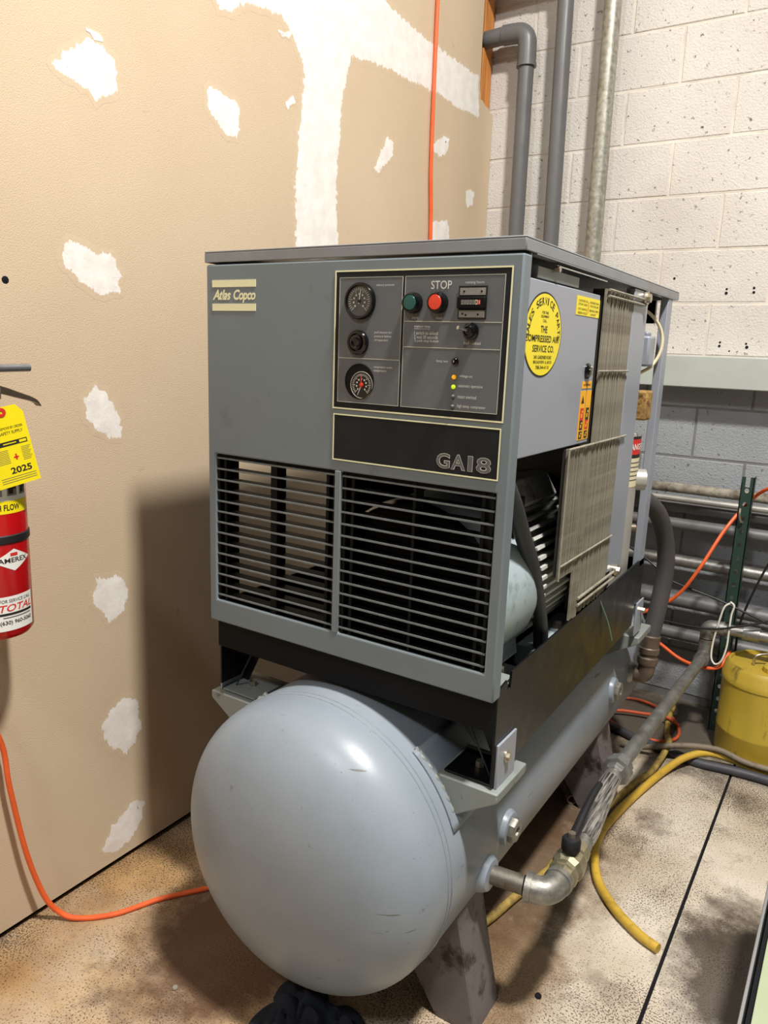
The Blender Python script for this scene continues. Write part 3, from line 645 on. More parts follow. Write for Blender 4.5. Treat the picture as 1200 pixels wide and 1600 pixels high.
    for k, (u, z) in enumerate(((1.478, 1.540), (1.478, 1.533), (1.478, 1.524), (1.478, 1.5165), (1.548, 1.540), (1.548, 1.533), (1.548, 1.524), (1.556, 1.5165))):
        st(('CAUTION OIL', 'STOP UNIT', 'HOT SURFACE', 'SERVICE', 'DANGER HIGH', 'VOLTAGE LINE', 'BEFORE OPEN', 'UNIT')[k], u, u+(.056 if k != 7 else .035), z, .0042, d=.0011, bold=.0)
    MB().box(sx, sx+.0011, 1.5575, 1.5595, 1.518, 1.540).build('label_rule', 'redprint', ec, smooth=False)
    MB().box(sx, sx+.0008, 1.5650, 1.6250, 1.366, 1.381).build('small_label', 'orangest', ec, smooth=False); st('WARNING', 1.553, 1.599, 1.3735, .005, d=.0011)
    MB().box(sx, sx+.0008, 1.5600, 1.6300, 1.2575, 1.361).build('hazard_label', 'orangest', ec, smooth=False)
    MB().box(sx, sx+.001, 1.5945, 1.5955, 1.2585, 1.360).build('label_rule', 'blackprint', ec, smooth=False)
    for y, z, w, h, m in ((1.558, 1.312, .011, .013, 'redprint'), (1.593, 1.312, .010, .013, 'blackprint'), (1.558, 1.289, .010, .010, 'blackprint'), (1.593, 1.289, .010, .010, 'redprint'), (1.558, 1.268, .010, .008, 'blackprint'), (1.593, 1.268, .010, .008, 'blackprint'), (1.593, 1.340, .006, .010, 'orangest')):
        MB().box(sx, sx+.0011, y+.019-w, y+.019+w, z-h, z+h).build('pictogram', m, ec, smooth=False)
        if m != 'orangest':
            MB().box(sx, sx+.0014, y+.019-w*.5, y+.019+w*.2, z-h*.55, z+h*.1).build('pictogram', 'orangest', ec, smooth=False)
            MB().box(sx, sx+.0014, y+.019-w*.1, y+.019+w*.6, z+h*.25, z+h*.6).build('pictogram', 'orangest', ec, smooth=False)
    MB().prism([(1.567, 1.335), (1.585, 1.335), (1.576, 1.352)], 0, sx, sx+.0011).build('pictogram', 'blackprint', ec, smooth=False)
    MB().lathe((sx, 1.589, 1.402), (1, 0, 0), [(.0165, 0), (.0165, .003), (.013, .006), (.006, .006), (.005, .009), (0, .009)], 28).build('door_lock', 'gloss', ec)
    MB().box(sx+.006, sx+.012, 1.5850, 1.5930, 1.394, 1.412).build('lock_key', 'zinc', ec, bevel=.001)
    # motor
    mc = Vector((-.728, 0, .955)); 
    mo = MB().cyl((mc.x, 1.46, mc.z), (mc.x, 1.83, mc.z), .162, n=40).build('motor', 'motordirty', R)
    MB().lathe((mc.x, 1.235, mc.z), (0, 1, 0), [(.13, 0), (.182, .012), (.192, .03), (.192, .225), (.187, .225), (.187, .2)], 56).build('fan_cowl', 'motor', mo)
    MB().lathe((mc.x, 1.233, mc.z), (0, 1, 0), [(.183, .012), (.150, .0), (0, .0)], 48).build('cowl_dark_disc', 'dark', mo)  # black disc added so the cowl front reads dark through the louvers
    MB().lathe((mc.x, 1.2345, mc.z), (0, 1, 0), [(.1885, .024), (.1905, .02), (.184, .006)], 48, caps=False).build('cowl_rim', 'gloss', mo)
    fm = MB().box(0, .036, 0, .285, -.0035, .0035).mesh('motor_fin', 'motordirty', smooth=False)
    for i in range(19):
        a = math.radians(-62+i*6.6); o = bpy.data.objects.new('motor_fin', fm); place(o, (mc.x+.155*math.cos(a), 1.475, mc.z+.155*math.sin(a)), mo); o.rotation_euler = (0, -a, 0)
    MB().prism([(-.80, 1.10), (-.615, 1.10), (-.60, 1.115), (-.63, 1.165), (-.80, 1.165)], 1, 1.48, 1.70).build('terminal_box', 'motordirty', mo, bevel=.004)
    MB().box(-.60, -.545, 1.50, 1.78, .752, .80).build('motor_foot', 'motor', mo, bevel=.006)
    MB().box(-.60, -.528, 1.29, 1.395, .765, .800).build('motor_mount', 'black', mo, bevel=.006)
    MB().prism([(1.33, .80), (1.46, .80), (1.44, .86), (1.40, .88)], 0, -.59, -.575).build('mount_web', 'motor', mo, bevel=.002)
    for y in (1.33, 1.66): MB().hexa((-.56, y, .80), (-.56, y, .815), .012).build('mount_bolt', 'zinc', mo)
    MB().lathe((mc.x, 1.83, mc.z), (0, 1, 0), [(.162, 0), (.18, .012), (.185, .02), (.185, .03), (.17, .03)], 48).build('motor_flange', 'dark', mo)
    MB().box(-.68, -.60, 1.36, 1.45, 1.15, 1.20).build('valve_block', 'dark', mo, bevel=.004); MB().hexa((-.62, 1.40, 1.20), (-.62, 1.40, 1.235), .028).build('valve_cap', 'core', mo)
    MB().box(-.63, -.57, 1.38, 1.43, 1.07, 1.15).build('valve_body', 'dark', mo, bevel=.004)
    # fan shroud and dark machine block
    MB().box(-1.135, -1.13, 1.535, 2.2, .75, 1.56).build('blackout_sheet', 'dark', R, smooth=False)  # added black sheet, hides the lit wall behind the right louvers
    MB().box(-1.10, -.66, 1.95, 2.18, .75, 1.50).build('compressor_block', 'dark', R, bevel=.01)
    MB().box(-.90, -.535, 1.865, 1.90, 1.0, 1.56).build('partition', 'cpanel', R, smooth=False)
    # hoses and wires
    MB().tube([(-.62, 1.26, 1.245), (-.565, 1.275, 1.22), (-.545, 1.30, 1.165), (-.545, 1.36, 1.09), (-.545, 1.425, 1.01), (-.545, 1.478, .917), (-.545, 1.515, .83), (-.55, 1.53, .765)], .0165, 18).build('suction_hose', 'rubber', R, label='thick black rubber hose in front of the motor')
    MB().tube([(-.60, 1.62, .975), (-.56, 1.67, .985), (-.54, 1.72, .97), (-.53, 1.77, .93), (-.515, 1.84, .83), (-.503, 1.89, .76), (-.497, 1.925, .70)], .0022, 8).build('ground_wire', 'green_w', R, label='thin green wire end dangling over the black frame')
    # oil cooler
    ck = MB().box(-.545, -.5185, 1.66, 1.915, .85, 1.575).build('cooler_core', 'core', R, smooth=False)
    MB().box(-.524, -.5185, 1.497, 1.66, .97, 1.243).build('core_wing', 'core', ck, smooth=False)
    y = 1.502
    fa = MB().box(-.005, .0, -.0013, .0013, -.14, .14).mesh('fin', 'fin', smooth=False)
    fb = MB().box(-.005, .0, -.0013, .0013, -.3625, .3625).mesh('fin', 'fin', smooth=False)
    fc = MB().box(-.005, .0, -.0013, .0013, -.20, .20).mesh('fin', 'fin', smooth=False)
    while y < 1.868:
        if y < 1.60: o = bpy.data.objects.new('fin', fa); zc = 1.105
        elif y < 1.655: o = bpy.data.objects.new('fin', fc); zc = 1.045
        else: o = bpy.data.objects.new('fin', fb); zc = 1.2125
        place(o, (-.513+random.uniform(-.0015, .0015), y+random.uniform(-.0008, .0008), zc), ck); y += .0078
    for y0_, y1_, z, r in ((1.492, 1.905, 1.2445, .0026), (1.635, 1.868, 1.402, .0022), (1.50, 1.87, .995, .0022), (1.64, 1.95, .888, .0035), (1.64, 1.95, .872, .0035), (1.662, 1.96, 1.573, .003), (1.662, 1.96, 1.560, .003)):
        MB().cyl((-.510, y0_, z), (-.510, y1_, z), r, n=8).build('guard_wire', 'fin', ck)
    MB().cyl((-.510, 1.494, .965), (-.510, 1.494, 1.245), .0028, n=8).build('guard_wire', 'fin', ck)
    MB().box(-.535, -.514, 1.872, 2.0, .895, 1.594).build('cooler_side_plate', 'cabside', ck, bevel=.0015)
    for y, z in ((1.958, 1.577), (1.937, .888)):
        MB().cyl((-.515, y, z), (-.504, y, z), .016).build('washer', 'zinc', ck); MB().hexa((-.506, y, z), (-.497, y, z), .011).build('bolt', 'zinc', ck)
    # rear: separator, filter, regulator
    sp = MB().lathe((-.615, 2.125, .76), (0, 0, 1), [(.06, 0), (.086, .01), (.086, .43), (.075, .47), (.03, .49), (0, .49)], 40).build('separator_vessel', 'pale', R)
    def lab(a0, a1, z0, z1, m, nm, rr=.0866):
        q = MB(); k = 10; vs = []; fs_ = []
        for i in range(k+1):
            a = math.radians(a0+(a1-a0)*i/k)
            for z in (z0, z1): vs.append((-.615+rr*math.cos(a), 2.125+rr*math.sin(a), z))
        for i in range(k): fs_.append((2*i, 2*i+2, 2*i+3, 2*i+1))
        return q.add(vs, fs_).build(nm, m, sp)
    lab(-50, 25, 1.165, 1.225, 'blackprint', 'danger_label'); lab(-45, 20, 1.175, 1.217, 'redprint', 'danger_label', .0869); lab(-50, 25, 1.085, 1.165, 'cornlab', 'danger_label')
    text('DANGER', -40, 15, 1.188, 1.205, lambda u, v: (-.615+.0872*math.cos(math.radians(u)), 2.125+.0872*math.sin(math.radians(u)), v), 'whitelab', sp, bold=.02)
    for i in range(5):
        lab(-44, 18-4*(i % 2), 1.151-i*.012, 1.154-i*.012, 'greyprint', 'label_text_line', .0869)
    MB().box(-.562, -.517, 2.11, 2.165, 1.268, 1.348).build('stained_filter', 'gold', R, bevel=.006)
    MB().box(-.58, -.525, 2.10, 2.165, 1.412, 1.492).build('regulator_box', 'cabside', R, bevel=.006); MB().box(-.565, -.535, 2.115, 2.15, 1.49, 1.503).build('regulator_cap', 'cabside', R, bevel=.004)
    MB().tube([(-.575, 2.12, 1.57), (-.545, 2.16, 1.55), (-.520, 2.185, 1.51), (-.514, 2.185, 1.46), (-.53, 2.17, 1.415), (-.56, 2.14, 1.39)], .0045, 10).build('plastic_tube', 'cornlab', R)
    MB().cyl((-.545, 2.15, 1.10), (-.515, 2.165, 1.10), .03).build('vessel_cap', 'pale', R); MB().cyl((-.545, 2.15, .96), (-.525, 2.16, .96), .012).build('copper_plug', 'rustfit', R)
    MB().box(-.62, -.56, 2.03, 2.2, .80, .85).build('rear_bracket', 'dark', R, bevel=.003)
    MB().hexa((-.56, 2.09, .86), (-.548, 2.09, .86), .012).build('bolt', 'zinc', R)
    return R
build_compressor()

# ---------------------------------------------------------------- receiver tank
TX, TZ, TR = -.875, .40, .318
def build_tank():
    R = thing('air_receiver_tank', (TX, 1.85, 0), 'large pale grey horizontal air tank with a domed end, under the compressor cabinet', 'tank')
    d, p, y0, y1 = .163, 2.45, 1.15, 2.64
    prof = []
    for i in range(41):
        t = i/40*math.pi/2; c, s = math.sin(t), math.cos(t)
        prof.append((TR*c**(2/p), y0-d*s**(2/p)))
    back = [(r, y1+(y0-h)) for r, h in prof][::-1]
    MB().lathe((TX, 0, TZ), (0, 1, 0), prof+back, 96).build('shell', 'tank', R, angle=60)
    for y, r in ((1.158, .0016), (1.172, .0016), (2.63, .0025)):
        MB().tube([(TX+(TR+.0003)*math.cos(2*math.pi*i/72), y, TZ+(TR+.0003)*math.sin(2*math.pi*i/72)) for i in range(73)], r, 6, sm=0, caps=False).build('weld_seam', 'tank', R)
    for ya in (1.218, 2.235):
        for sx in (1, -1):
            mx = lambda x: x if sx == 1 else 2*TX-x
            q = MB(); x0, x1 = sorted((mx(-.655), mx(-.497)))
            q.box(x0, x1, ya, ya+.145, .602, .609)
            pts = [(mx(-.66), .606), (mx(-.497), .606), (mx(-.497), .590), (mx(-.592), .528), (mx(-.62), .54)]
            q.prism(pts, 1, ya, ya+.006); q.prism(pts, 1, ya+.139, ya+.145)
            q.prism([(mx(-.497), .606), (mx(-.497), .588), (mx(-.58), .535), (mx(-.584), .541), (mx(-.503), .593), (mx(-.503), .606)], 1, ya+.006, ya+.139)
            q.build('saddle', 'saddle', R, bevel=.0025)
            wd = []
            for i in range(9):
                a = math.radians(26+i*3.2); wd.append((mx(TX+(TR+.002)*math.cos(a)), ya-.004+random.uniform(-.003, .003), TZ+(TR+.002)*math.sin(a)))
            MB().tube(wd, lambda t: .0045+.0018*math.sin(t*40), 8, 3).build('weld_bead', 'saddle', R)
    q = MB(); # pad plate under the front right saddle
    vs = []; fs = []
    for i in range(13):
        a = math.radians(20+i*2.6)
        for y in (1.198, 1.38): vs.append((TX+(TR+.003)*math.cos(a), y, TZ+(TR+.003)*math.sin(a)))
    for i in range(12): fs.append((2*i, 2*i+2, 2*i+3, 2*i+1))
    o = q.add(vs, fs).build('pad_plate', 'tank', R); s = o.modifiers.new('thick', 'SOLIDIFY'); s.thickness = .004; s.offset = 0
    for ya in (1.262, 2.215):
        for sx in (1, -1):
            mx = lambda x: x if sx == 1 else 2*TX-x
            q = MB(); t = .006
            fl = [(mx(-.588), .285), (mx(-.526), 0), (mx(-.62), 0), (mx(-.710), .13)]
            q.prism(fl, 1, ya, ya+t); q.prism(fl, 1, ya+.115, ya+.115+t)
            q.prism([(mx(-.588), .285), (mx(-.526), 0), (mx(-.533), 0), (mx(-.595), .285)], 1, ya+t, ya+.115)
            q.build('leg', 'legm', R, bevel=.001)
    for y, z in ((1.435, .396), (2.233, .425)):
        dz = z-TZ; dx = math.sqrt(TR**2-dz**2); c = Vector((TX+dx, y, z)); n = Vector((dx, 0, dz)).normalized()
        MB().lathe(c-n*.012, n, [(.042, 0), (.040, .014), (.036, .022), (.030, .024)], 36).build('port_boss', 'tank', R)
        MB().lathe(c-n*.004, n, [(.029, .014), (.029, .026), (.026, .030), (.012, .030), (.011, .022), (0, .022)], 8).build('port_plug', 'castiron', R)
    MB().lathe((TX+TR-.006, 2.437, .412), (1, 0, 0), [(.038, 0), (.034, .012), (.028, .02), (.026, .02)], 32).build('port_boss', 'castiron', R)
    MB().lathe((TX+.308, 1.343, .335), (1, 0, 0), [(.046, -.012), (.040, .010), (.034, .020), (.024, .022)], 32).build('port_boss', 'tank', R)
build_tank()

# ---------------------------------------------------------------- outlet pipe run
def build_outlet():
    R = thing('outlet_pipe', (-.44, 2.1, 0.0), 'galvanised air pipe with elbow, black-levered ball valve and braided hose leaving the tank', 'pipe')
    z = .335
    MB().cyl((-.575, 1.343, z), (-.450, 1.358, z), .0205, n=24).build('nipple', 'grimygalv', R)
    MB().cyl((-.478, 1.3535, z), (-.468, 1.3555, z), .0215, n=24).build('thread_band', 'dark', R)
    el = MB(); pts = []
    for i in range(11):
        a = math.radians(90*i/10); pts.append((-.458+.036*math.sin(a)*1.0, 1.357+.040*(1-math.cos(a))+.0*i, z))
    pts = [(-.470, 1.355, z)]+pts+[(-.4215, 1.412, z)]
    el.tube(pts, .0285, 24, sm=0); el.build('elbow', 'castiron', R)
    MB().cyl((-.473, 1.3545, z), (-.460, 1.3565, z), .0315, n=28).build('elbow_rim', 'castiron', R); MB().cyl((-.422, 1.402, z), (-.4215, 1.416, z), .0315, n=28).build('elbow_rim', 'castiron', R)
    vb = MB().lathe((-.4215, 1.416, z), (0, 1, 0), [(.030, 0), (.030, .014), (.033, .016), (.033, .028), (.028, .032), (.036, .045), (.036, .075), (.029, .092), (.029, .12), (.022, .122)], 10).build('ball_valve', 'brassy', R, angle=20)
    MB().cyl((-.4215, 1.475, z+.03), (-.4215, 1.475, z+.058), .013, n=16).build('valve_stem', 'brassy', vb)
    h = MB(); h.lathe((-.4215, 1.475, z+.042), (0, 0, 1), [(.017, -.008), (.021, .0), (.021, .020), (.017, .026), (.010, .027)], 20)
    h.tube([(-.4215, 1.485, z+.062), (-.424, 1.52, z+.066), (-.427, 1.58, z+.076), (-.430, 1.65, z+.082), (-.431, 1.70, z+.080)], lambda t: .011-.003*t, 12); h.build('valve_lever', 'strap', vb)
    MB().hexa((-.4215, 1.475, z+.066), (-.4215, 1.475, z+.080), .0085).build('lever_nut', 'zinc', vb)
    MB().lathe((-.4215, 1.53, z), (-.02, 1, 0), [(.022, 0), (.024, .012), (.024, .03), (.020, .034), (.020, .06)], 20).build('hose_ferrule', 'castiron', R)
    MB().tube([(-.423, 1.575, z), (-.428, 1.63, z-.004), (-.438, 1.72, z-.004), (-.444, 1.80, z), (-.446, 1.865, z+.004)], lambda t: .0235+.004*math.sin(math.pi*t), 24).build('braided_hose', 'braid', R, label='braided stainless flexible hose')
    MB().lathe((-.446, 1.858, z+.004), (0, 1, 0), [(.021, 0), (.024, .005), (.024, .03), (.021, .035)], 20).build('hose_ferrule', 'castiron', R)
    MB().lathe((-.446, 1.893, z+.004), (0, 1, 0), [(.024, 0), (.030, .004), (.030, .02), (.040, .022), (.040, .045), (.034, .048), (.034, .07), (.022, .072)], 8).build('union_nut', 'galv', R, angle=20)
    MB().cyl((-.446, 1.955, z+.004), (-.412, 2.95, z), .0205, n=24).build('long_pipe', 'galv', R)
    MB().tube([(-.414, 2.90, z), (-.412, 2.955, z), (-.412, 2.965, z+.012), (-.412, 2.968, z+.05)], .027, 18, sm=4).build('elbow', 'galv', R)
    MB().cyl((-.412, 2.968, z+.04), (-.411, 2.968, .43), .0205, n=20).build('riser', 'galv', R)
    MB().cyl((-.411, 2.968, .385), (-.411, 2.968, .40), .027, n=20).build('coupling_ring', 'galv', R)
    MB().tube([(-.411, 2.968, .405), (-.411, 2.968, .437), (-.400, 2.968, .449), (-.355, 2.968, .452)], .027, 18, sm=4).build('elbow', 'galv', R)
    MB().cyl((-.365, 2.968, .452), (.6, 2.968, .474), .0205, n=20).build('branch_pipe', 'galv', R)
    MB().cyl((-.29, 2.968, .454), (-.235, 2.968, .455), .027, n=20).build('coupling', 'galv', R)
build_outlet()
def build_rear_hose():
    R = thing('discharge_hose', (-.51, 2.44, .40), 'thick dark rubber hose curving from the tank port up behind the cabinet', 'hose')
    MB().tube([(-.565, 2.437, .412), (-.53, 2.437, .412), (-.514, 2.437, .418), (-.508, 2.437, .44), (-.508, 2.437, .47)], .027, 18, sm=4).build('elbow', 'rustfit', R)
    MB().lathe((-.508, 2.437, .455), (0, .1, 1), [(.031, 0), (.033, .006), (.033, .022), (.028, .026), (.028, .036), (.033, .038), (.033, .055), (.030, .058), (.032, .095), (.026, .1)], 24).build('crimp_fitting', 'rustfit', R)
    MB().tube([(-.508, 2.445, .545), (-.500, 2.475, .66), (-.497, 2.492, .77), (-.505, 2.475, .87), (-.525, 2.42, .96), (-.565, 2.34, 1.02), (-.63, 2.27, 1.04)], .0275, 20).build('hose', 'rubberg', R)
build_rear_hose()

# ---------------------------------------------------------------- pipes on the block wall
def pipe_thing(name, label, parts, loc, group=None):
    R = thing(name, loc, label, 'pipe', group)
    for nm, mb, m in parts: mb.build(nm, m, R)
    return R
yv = 3.18
pipe_thing('plastic_pipe', 'dark grey plastic pipe that elbows left into the drywall', [
    ('pipe', MB().cyl((-1.391, yv, .05), (-1.412, yv, 2.64), .0325, n=28), 'pvc'),
    ('elbow', MB().tube([(-1.411, yv, 2.60), (-1.413, yv, 2.665), (-1.418, yv, 2.70), (-1.440, yv, 2.722), (-1.475, yv, 2.727), (-1.52, yv, 2.728)], .0385, 28, sm=5), 'pvc'),
    ('elbow_rim', MB().cyl((-1.4112, yv, 2.592), (-1.4115, yv, 2.606), .041, n=28), 'pvc'),
    ('wall_stub', MB().cyl((-1.51, yv, 2.728), (-1.602, yv, 2.7235), .034, n=28), 'pvc')], (-1.40, yv, 0.05))
pipe_thing('plastic_pipe', 'tall straight dark grey plastic pipe, middle of the three risers', [
    ('pipe', MB().cyl((-1.215, yv, .05), (-1.262, yv, 2.88), .0325, n=28), 'pvc'),
    ('elbow', MB().tube([(-1.261, yv, 2.84), (-1.263, yv, 2.88), (-1.275, yv, 2.915), (-1.31, yv, 2.925), (-1.36, yv, 2.925)], .0385, 28, sm=5), 'pvc'),
    ('wall_stub', MB().cyl((-1.34, yv, 2.925), (-1.602, yv, 2.917), .034, n=28), 'pvc')], (-1.22, yv, 0.05))
pipe_thing('galvanised_riser', 'mottled galvanised steel riser, rightmost of the three tall pipes', [
    ('pipe', MB().cyl((-1.045, yv, .05), (-1.075, yv, 3.3), .0335, n=28), 'galvnew')], (-1.05, yv, 0.05))
G = 'pipes running along the block wall'
def hpipe(z, r, m, label, dz=0.0, y=3.2, x0=-.95):
    R = thing('wall_pipe', (-.4, y, z-r), label, 'pipe', G)
    MB().cyl((x0, y, z-dz*(x0+.4)*-1), (1.2, y, z+dz*1.6), r, n=22).build('pipe', m, R)
    for x in (-.88, .35): MB().lathe((x, y, z+dz*(x+.4)), (1, 0, 0), [(r+.0008, 0), (r+.006, .002), (r+.006, .05), (r+.0008, .052)], 22).build('coupling', m, R)
hpipe(.925, .020, 'insul', 'crusty rough-coated pipe, topmost along the grey block wall')
hpipe(.886, .012, 'pale', 'thin pale pipe just under the crusty top pipe', y=3.17)
hpipe(.845, .021, 'wallpipe', 'smooth grey pipe, third down on the grey block wall', y=3.21)
hpipe(.778, .024, 'wallpipe', 'thick grey pipe, fourth down on the grey block wall')
hpipe(.625, .024, 'galv', 'galvanised grey pipe with wall showing above it, fifth down')
hpipe(.462, .029, 'wallpipe', 'dark grey thick pipe at the height of the yellow pail lid', y=3.19)
hpipe(.315, .027, 'wallpipe', 'lowest grey pipe, close above the floor behind the long pipe', y=3.2)

# ---------------------------------------------------------------- slotted post, pail
def build_post():
    R = thing('slotted_post', (-.355, 3.05, 0), 'dark green perforated steel post standing before the wall pipes', 'post')
    w, y = .0215, 3.05; q = MB(); z = .02; h = .026
    q.box(-.355-w, -.355+w, y, y+.003, 0, .02)
    while z < 1.0-h:
        sq = [(-w, -h/2), (0, -h/2), (w, -h/2), (w, 0), (w, h/2), (0, h/2), (-w, h/2), (-w, 0)]
        k = 8 if (round((z-.02)/h) % 2 == 0) else 0
        if k:
            for d in (0, .003):
                vs = [(-.355+a, y+d, z+h/2+b) for a, b in sq]+[(-.355+.0082*math.cos(math.radians(225+45*t)), y+d, z+h/2+.0095*math.sin(math.radians(225+45*t))) for t in range(8)]
                q.add(vs, [(t, (t+1) % 8, 8+(t+1) % 8, 8+t) for t in range(8)])
        else: q.box(-.355-w, -.355+w, y, y+.003, z, z+h)
        z += h
    for sx in (-1, 1): q.box(*sorted((-.355+sx*w, -.355+sx*.008)), y, y+.003, z, 1.02)
    q.build('web', 'green', R, smooth=False)
    MB().box(-.355+w-.003, -.355+w, y, y+.045, 0, 1.02).build('flange', 'green', R, smooth=False)
    MB().box(-.355-w, -.355-w+.003, y, y+.02, 0, 1.0).build('flange', 'green', R, smooth=False)
    MB().tube([(-.368, 3.046, .90), (-.366, 3.035, .88), (-.36, 3.035, .855), (-.355, 3.044, .85)], .004, 8).build('hook', 'zinc', R)
build_post()
def build_pail():
    c = (-.190, 2.955); R = thing('yellow_pail', (c[0], c[1], 0), 'grimy yellow plastic pail standing beside the green post', 'pail')
    MB().lathe((c[0], c[1], 0), (0, 0, 1), [(.138, .001), (.146, .010), (.149, .10), (.1505, .105), (.1505, .112), (.149, .116), (.150, .29), (.153, .294), (.153, .312), (.149, .318), (.146, .345), (.135, .360), (.128, .358), (.126, .350), (0, .349)], 64).build('body', 'pail', R)
    MB().lathe((c[0]+.02, c[1]-.045, .349), (0, 0, 1), [(.036, 0), (.036, .018), (.030, .023), (0, .023)], 24).build('cap', 'pail', R)
    MB().tube([(c[0]-.05, c[1]-.02, .352), (c[0]-.045, c[1]-.02, .385), (c[0]-.01, c[1]+.0, .395), (c[0]+.03, c[1]+.02, .39), (c[0]+.035, c[1]+.025, .352)], .005, 10).build('handle', 'zinc', R)
build_pail()

# ---------------------------------------------------------------- cords and hoses
def cable(name, pts, r, m, label, cat='cord', n=10, sm=8, group=None):
    o = MB().tube(pts, r, n, sm).build(name, m); return tag(o, label, cat, group)
cable('extension_cord', [(-1.580, .30, 2.6), (-1.580, .45, 1.7), (-1.576, .64, 1.05), (-1.568, .79, .70), (-1.562, .861, .534), (-1.560, .875, .406), (-1.558, .902, .221), (-1.552, .935, .085), (-1.535, .962, .025), (-1.496, .988, .007), (-1.433, 1.051, .0065), (-1.383, 1.152, .0065), (-1.312, 1.253, .0065), (-1.20, 1.42, .0065), (-1.1, 1.7, .0065)], .0065, 'orange', 'orange extension cord sagging down the drywall to the floor by the extinguisher')
cable('extension_cord', [(-1.578, 2.715, 3.5), (-1.576, 2.716, 2.27), (-1.576, 2.74, 1.9), (-1.572, 2.76, 1.2), (-1.565, 2.78, .5), (-1.56, 2.80, .03), (-1.50, 2.86, .008), (-1.3, 2.95, .008)], .0075, 'orange', 'orange cord hanging straight down the drywall behind the cabinet')
cable('extension_cord', [(1.2, 3.1, 1.30), (.5, 3.05, 1.26), (-.02, 3.0, 1.13), (-.16, 3.0, 1.06), (-.276, 3.02, .995), (-.34, 3.10, .93), (-.403, 3.02, .826), (-.463, 2.95, .68), (-.52, 2.95, .57), (-.583, 2.95, .503), (-.66, 2.93, .455), (-.72, 2.90, .40), (-.68, 2.93, .37), (-.604, 2.95, .358), (-.502, 2.95, .305), (-.43, 2.935, .296), (-.37, 2.93, .303), (-.345, 2.95, .32), (-.33, 3.0, .36)], .0065, 'orange', 'orange cord looping down in front of the grey wall pipes')
cable('extension_cord', [(-.85, 3.08, .008), (-.779, 3.09, .008), (-.673, 3.13, .008), (-.574, 3.10, .008), (-.50, 3.03, .008), (-.463, 2.94, .008), (-.463, 2.871, .008), (-.50, 2.82, .008), (-.579, 2.803, .008), (-.68, 2.84, .008), (-.75, 2.90, .016), (-.70, 2.95, .022), (-.604, 2.985, .022), (-.53, 2.985, .034), (-.47, 2.97, .020)], .0065, 'orangedirty', 'dirty orange cord coiled on the floor under the long pipe')
cable('power_cable', [(-1.0, 3.1, .80), (-.66, 2.98, .66), (-.57, 2.98, .598), (-.40, 2.99, .555), (-.225, 3.0, .50), (-.05, 3.02, .44), (.5, 3.08, .30), (1.0, 3.1, .02)], .0045, 'strap', 'thin black cable slanting down across the pipes', 'cable')
cable('power_cable', [(-1.0, 3.05, .50), (-.66, 2.95, .455), (-.564, 2.94, .444), (-.40, 2.925, .455), (-.28, 2.93, .495), (-.10, 2.95, .56), (.4, 3.0, .66), (1.0, 3.05, .70)], .0042, 'strap', 'thin black cable running nearly level above the elbow riser', 'cable')
cable('power_cable', [(-.325, 3.12, .30), (-.315, 3.06, .46), (-.27, 3.02, .64), (-.22, 3.01, .78), (-.13, 3.0, .97), (.1, 3.03, 1.10), (.9, 3.1, 1.18)], .0042, 'strap', 'black cable rising steeply right of the green post', 'cable')
cable('white_cord', [(-.345, 2.935, .565), (-.362, 2.93, .545), (-.374, 2.93, .48), (-.384, 2.93, .40), (-.382, 2.925, .345), (-.365, 2.92, .325), (-.345, 2.92, .345), (-.335, 2.925, .40), (-.335, 2.93, .46), (-.335, 2.935, .52), (-.33, 2.935, .557), (-.345, 2.937, .57)], .0034, 'white', 'white plastic cord loop tied around the pipe elbow', 'cord')
cable('air_hose', [(-.257, 1.734, .013), (-.31, 1.755, .013), (-.387, 1.81, .013), (-.455, 1.89, .013), (-.495, 1.985, .013), (-.514, 2.08, .013), (-.512, 2.18, .013), (-.494, 2.32, .013), (-.470, 2.455, .014), (-.435, 2.60, .020), (-.39, 2.69, .040), (-.33, 2.755, .0465), (-.25, 2.785, .034), (-.12, 2.80, .014), (.05, 2.86, .013)], .0125, 'yhose', 'bright yellow hose curling across the floor to its cut end', 'hose', 16)
cable('air_hose', [(-.76, 1.30, .012), (-.70, 1.44, .012), (-.649, 1.562, .012), (-.620, 1.70, .012), (-.591, 1.832, .012), (-.572, 2.03, .012), (-.545, 2.22, .012), (-.524, 2.35, .012), (-.502, 2.47, .012), (-.478, 2.57, .012), (-.466, 2.67, .028), (-.463, 2.745, .0455), (-.48, 2.82, .030), (-.50, 2.90, .012), (-.524, 3.05, .012), (-.53, 3.15, .012)], .0115, 'yhosed', 'grimy yellow hose passing under the tank and long pipe', 'hose', 14)
cable('air_hose', [(-.62, 2.70, .012), (-.54, 2.69, .030), (-.45, 2.70, .061), (-.37, 2.735, .070), (-.29, 2.765, .066), (-.20, 2.77, .046), (-.05, 2.775, .044)], .0105, 'ghose', 'grimy grey hose lying over the yellow hoses', 'hose', 14)
cable('air_hose', [(-.95, 2.86, .016), (-.80, 2.83, .016), (-.675, 2.800, .016), (-.568, 2.762, .016), (-.47, 2.745, .016), (-.36, 2.725, .014), (-.27, 2.735, .016), (-.18, 2.745, .016), (-.05, 2.75, .016), (.2, 2.80, .016)], .0165, 'dhose', 'dark grey rubber hose lying on the floor in front of the pail', 'hose', 16)
def build_stub():
    R = MB(); R.lathe((-.712, 2.315, .017), (.062, -.088, .0), [(.017, 0), (.017, .115), (.0125, .115), (.0125, .02)], 22)
    tag(R.build('cut_pipe', 'ghose'), 'short cut piece of tan pipe on the floor beside the rear leg', 'pipe')
build_stub()

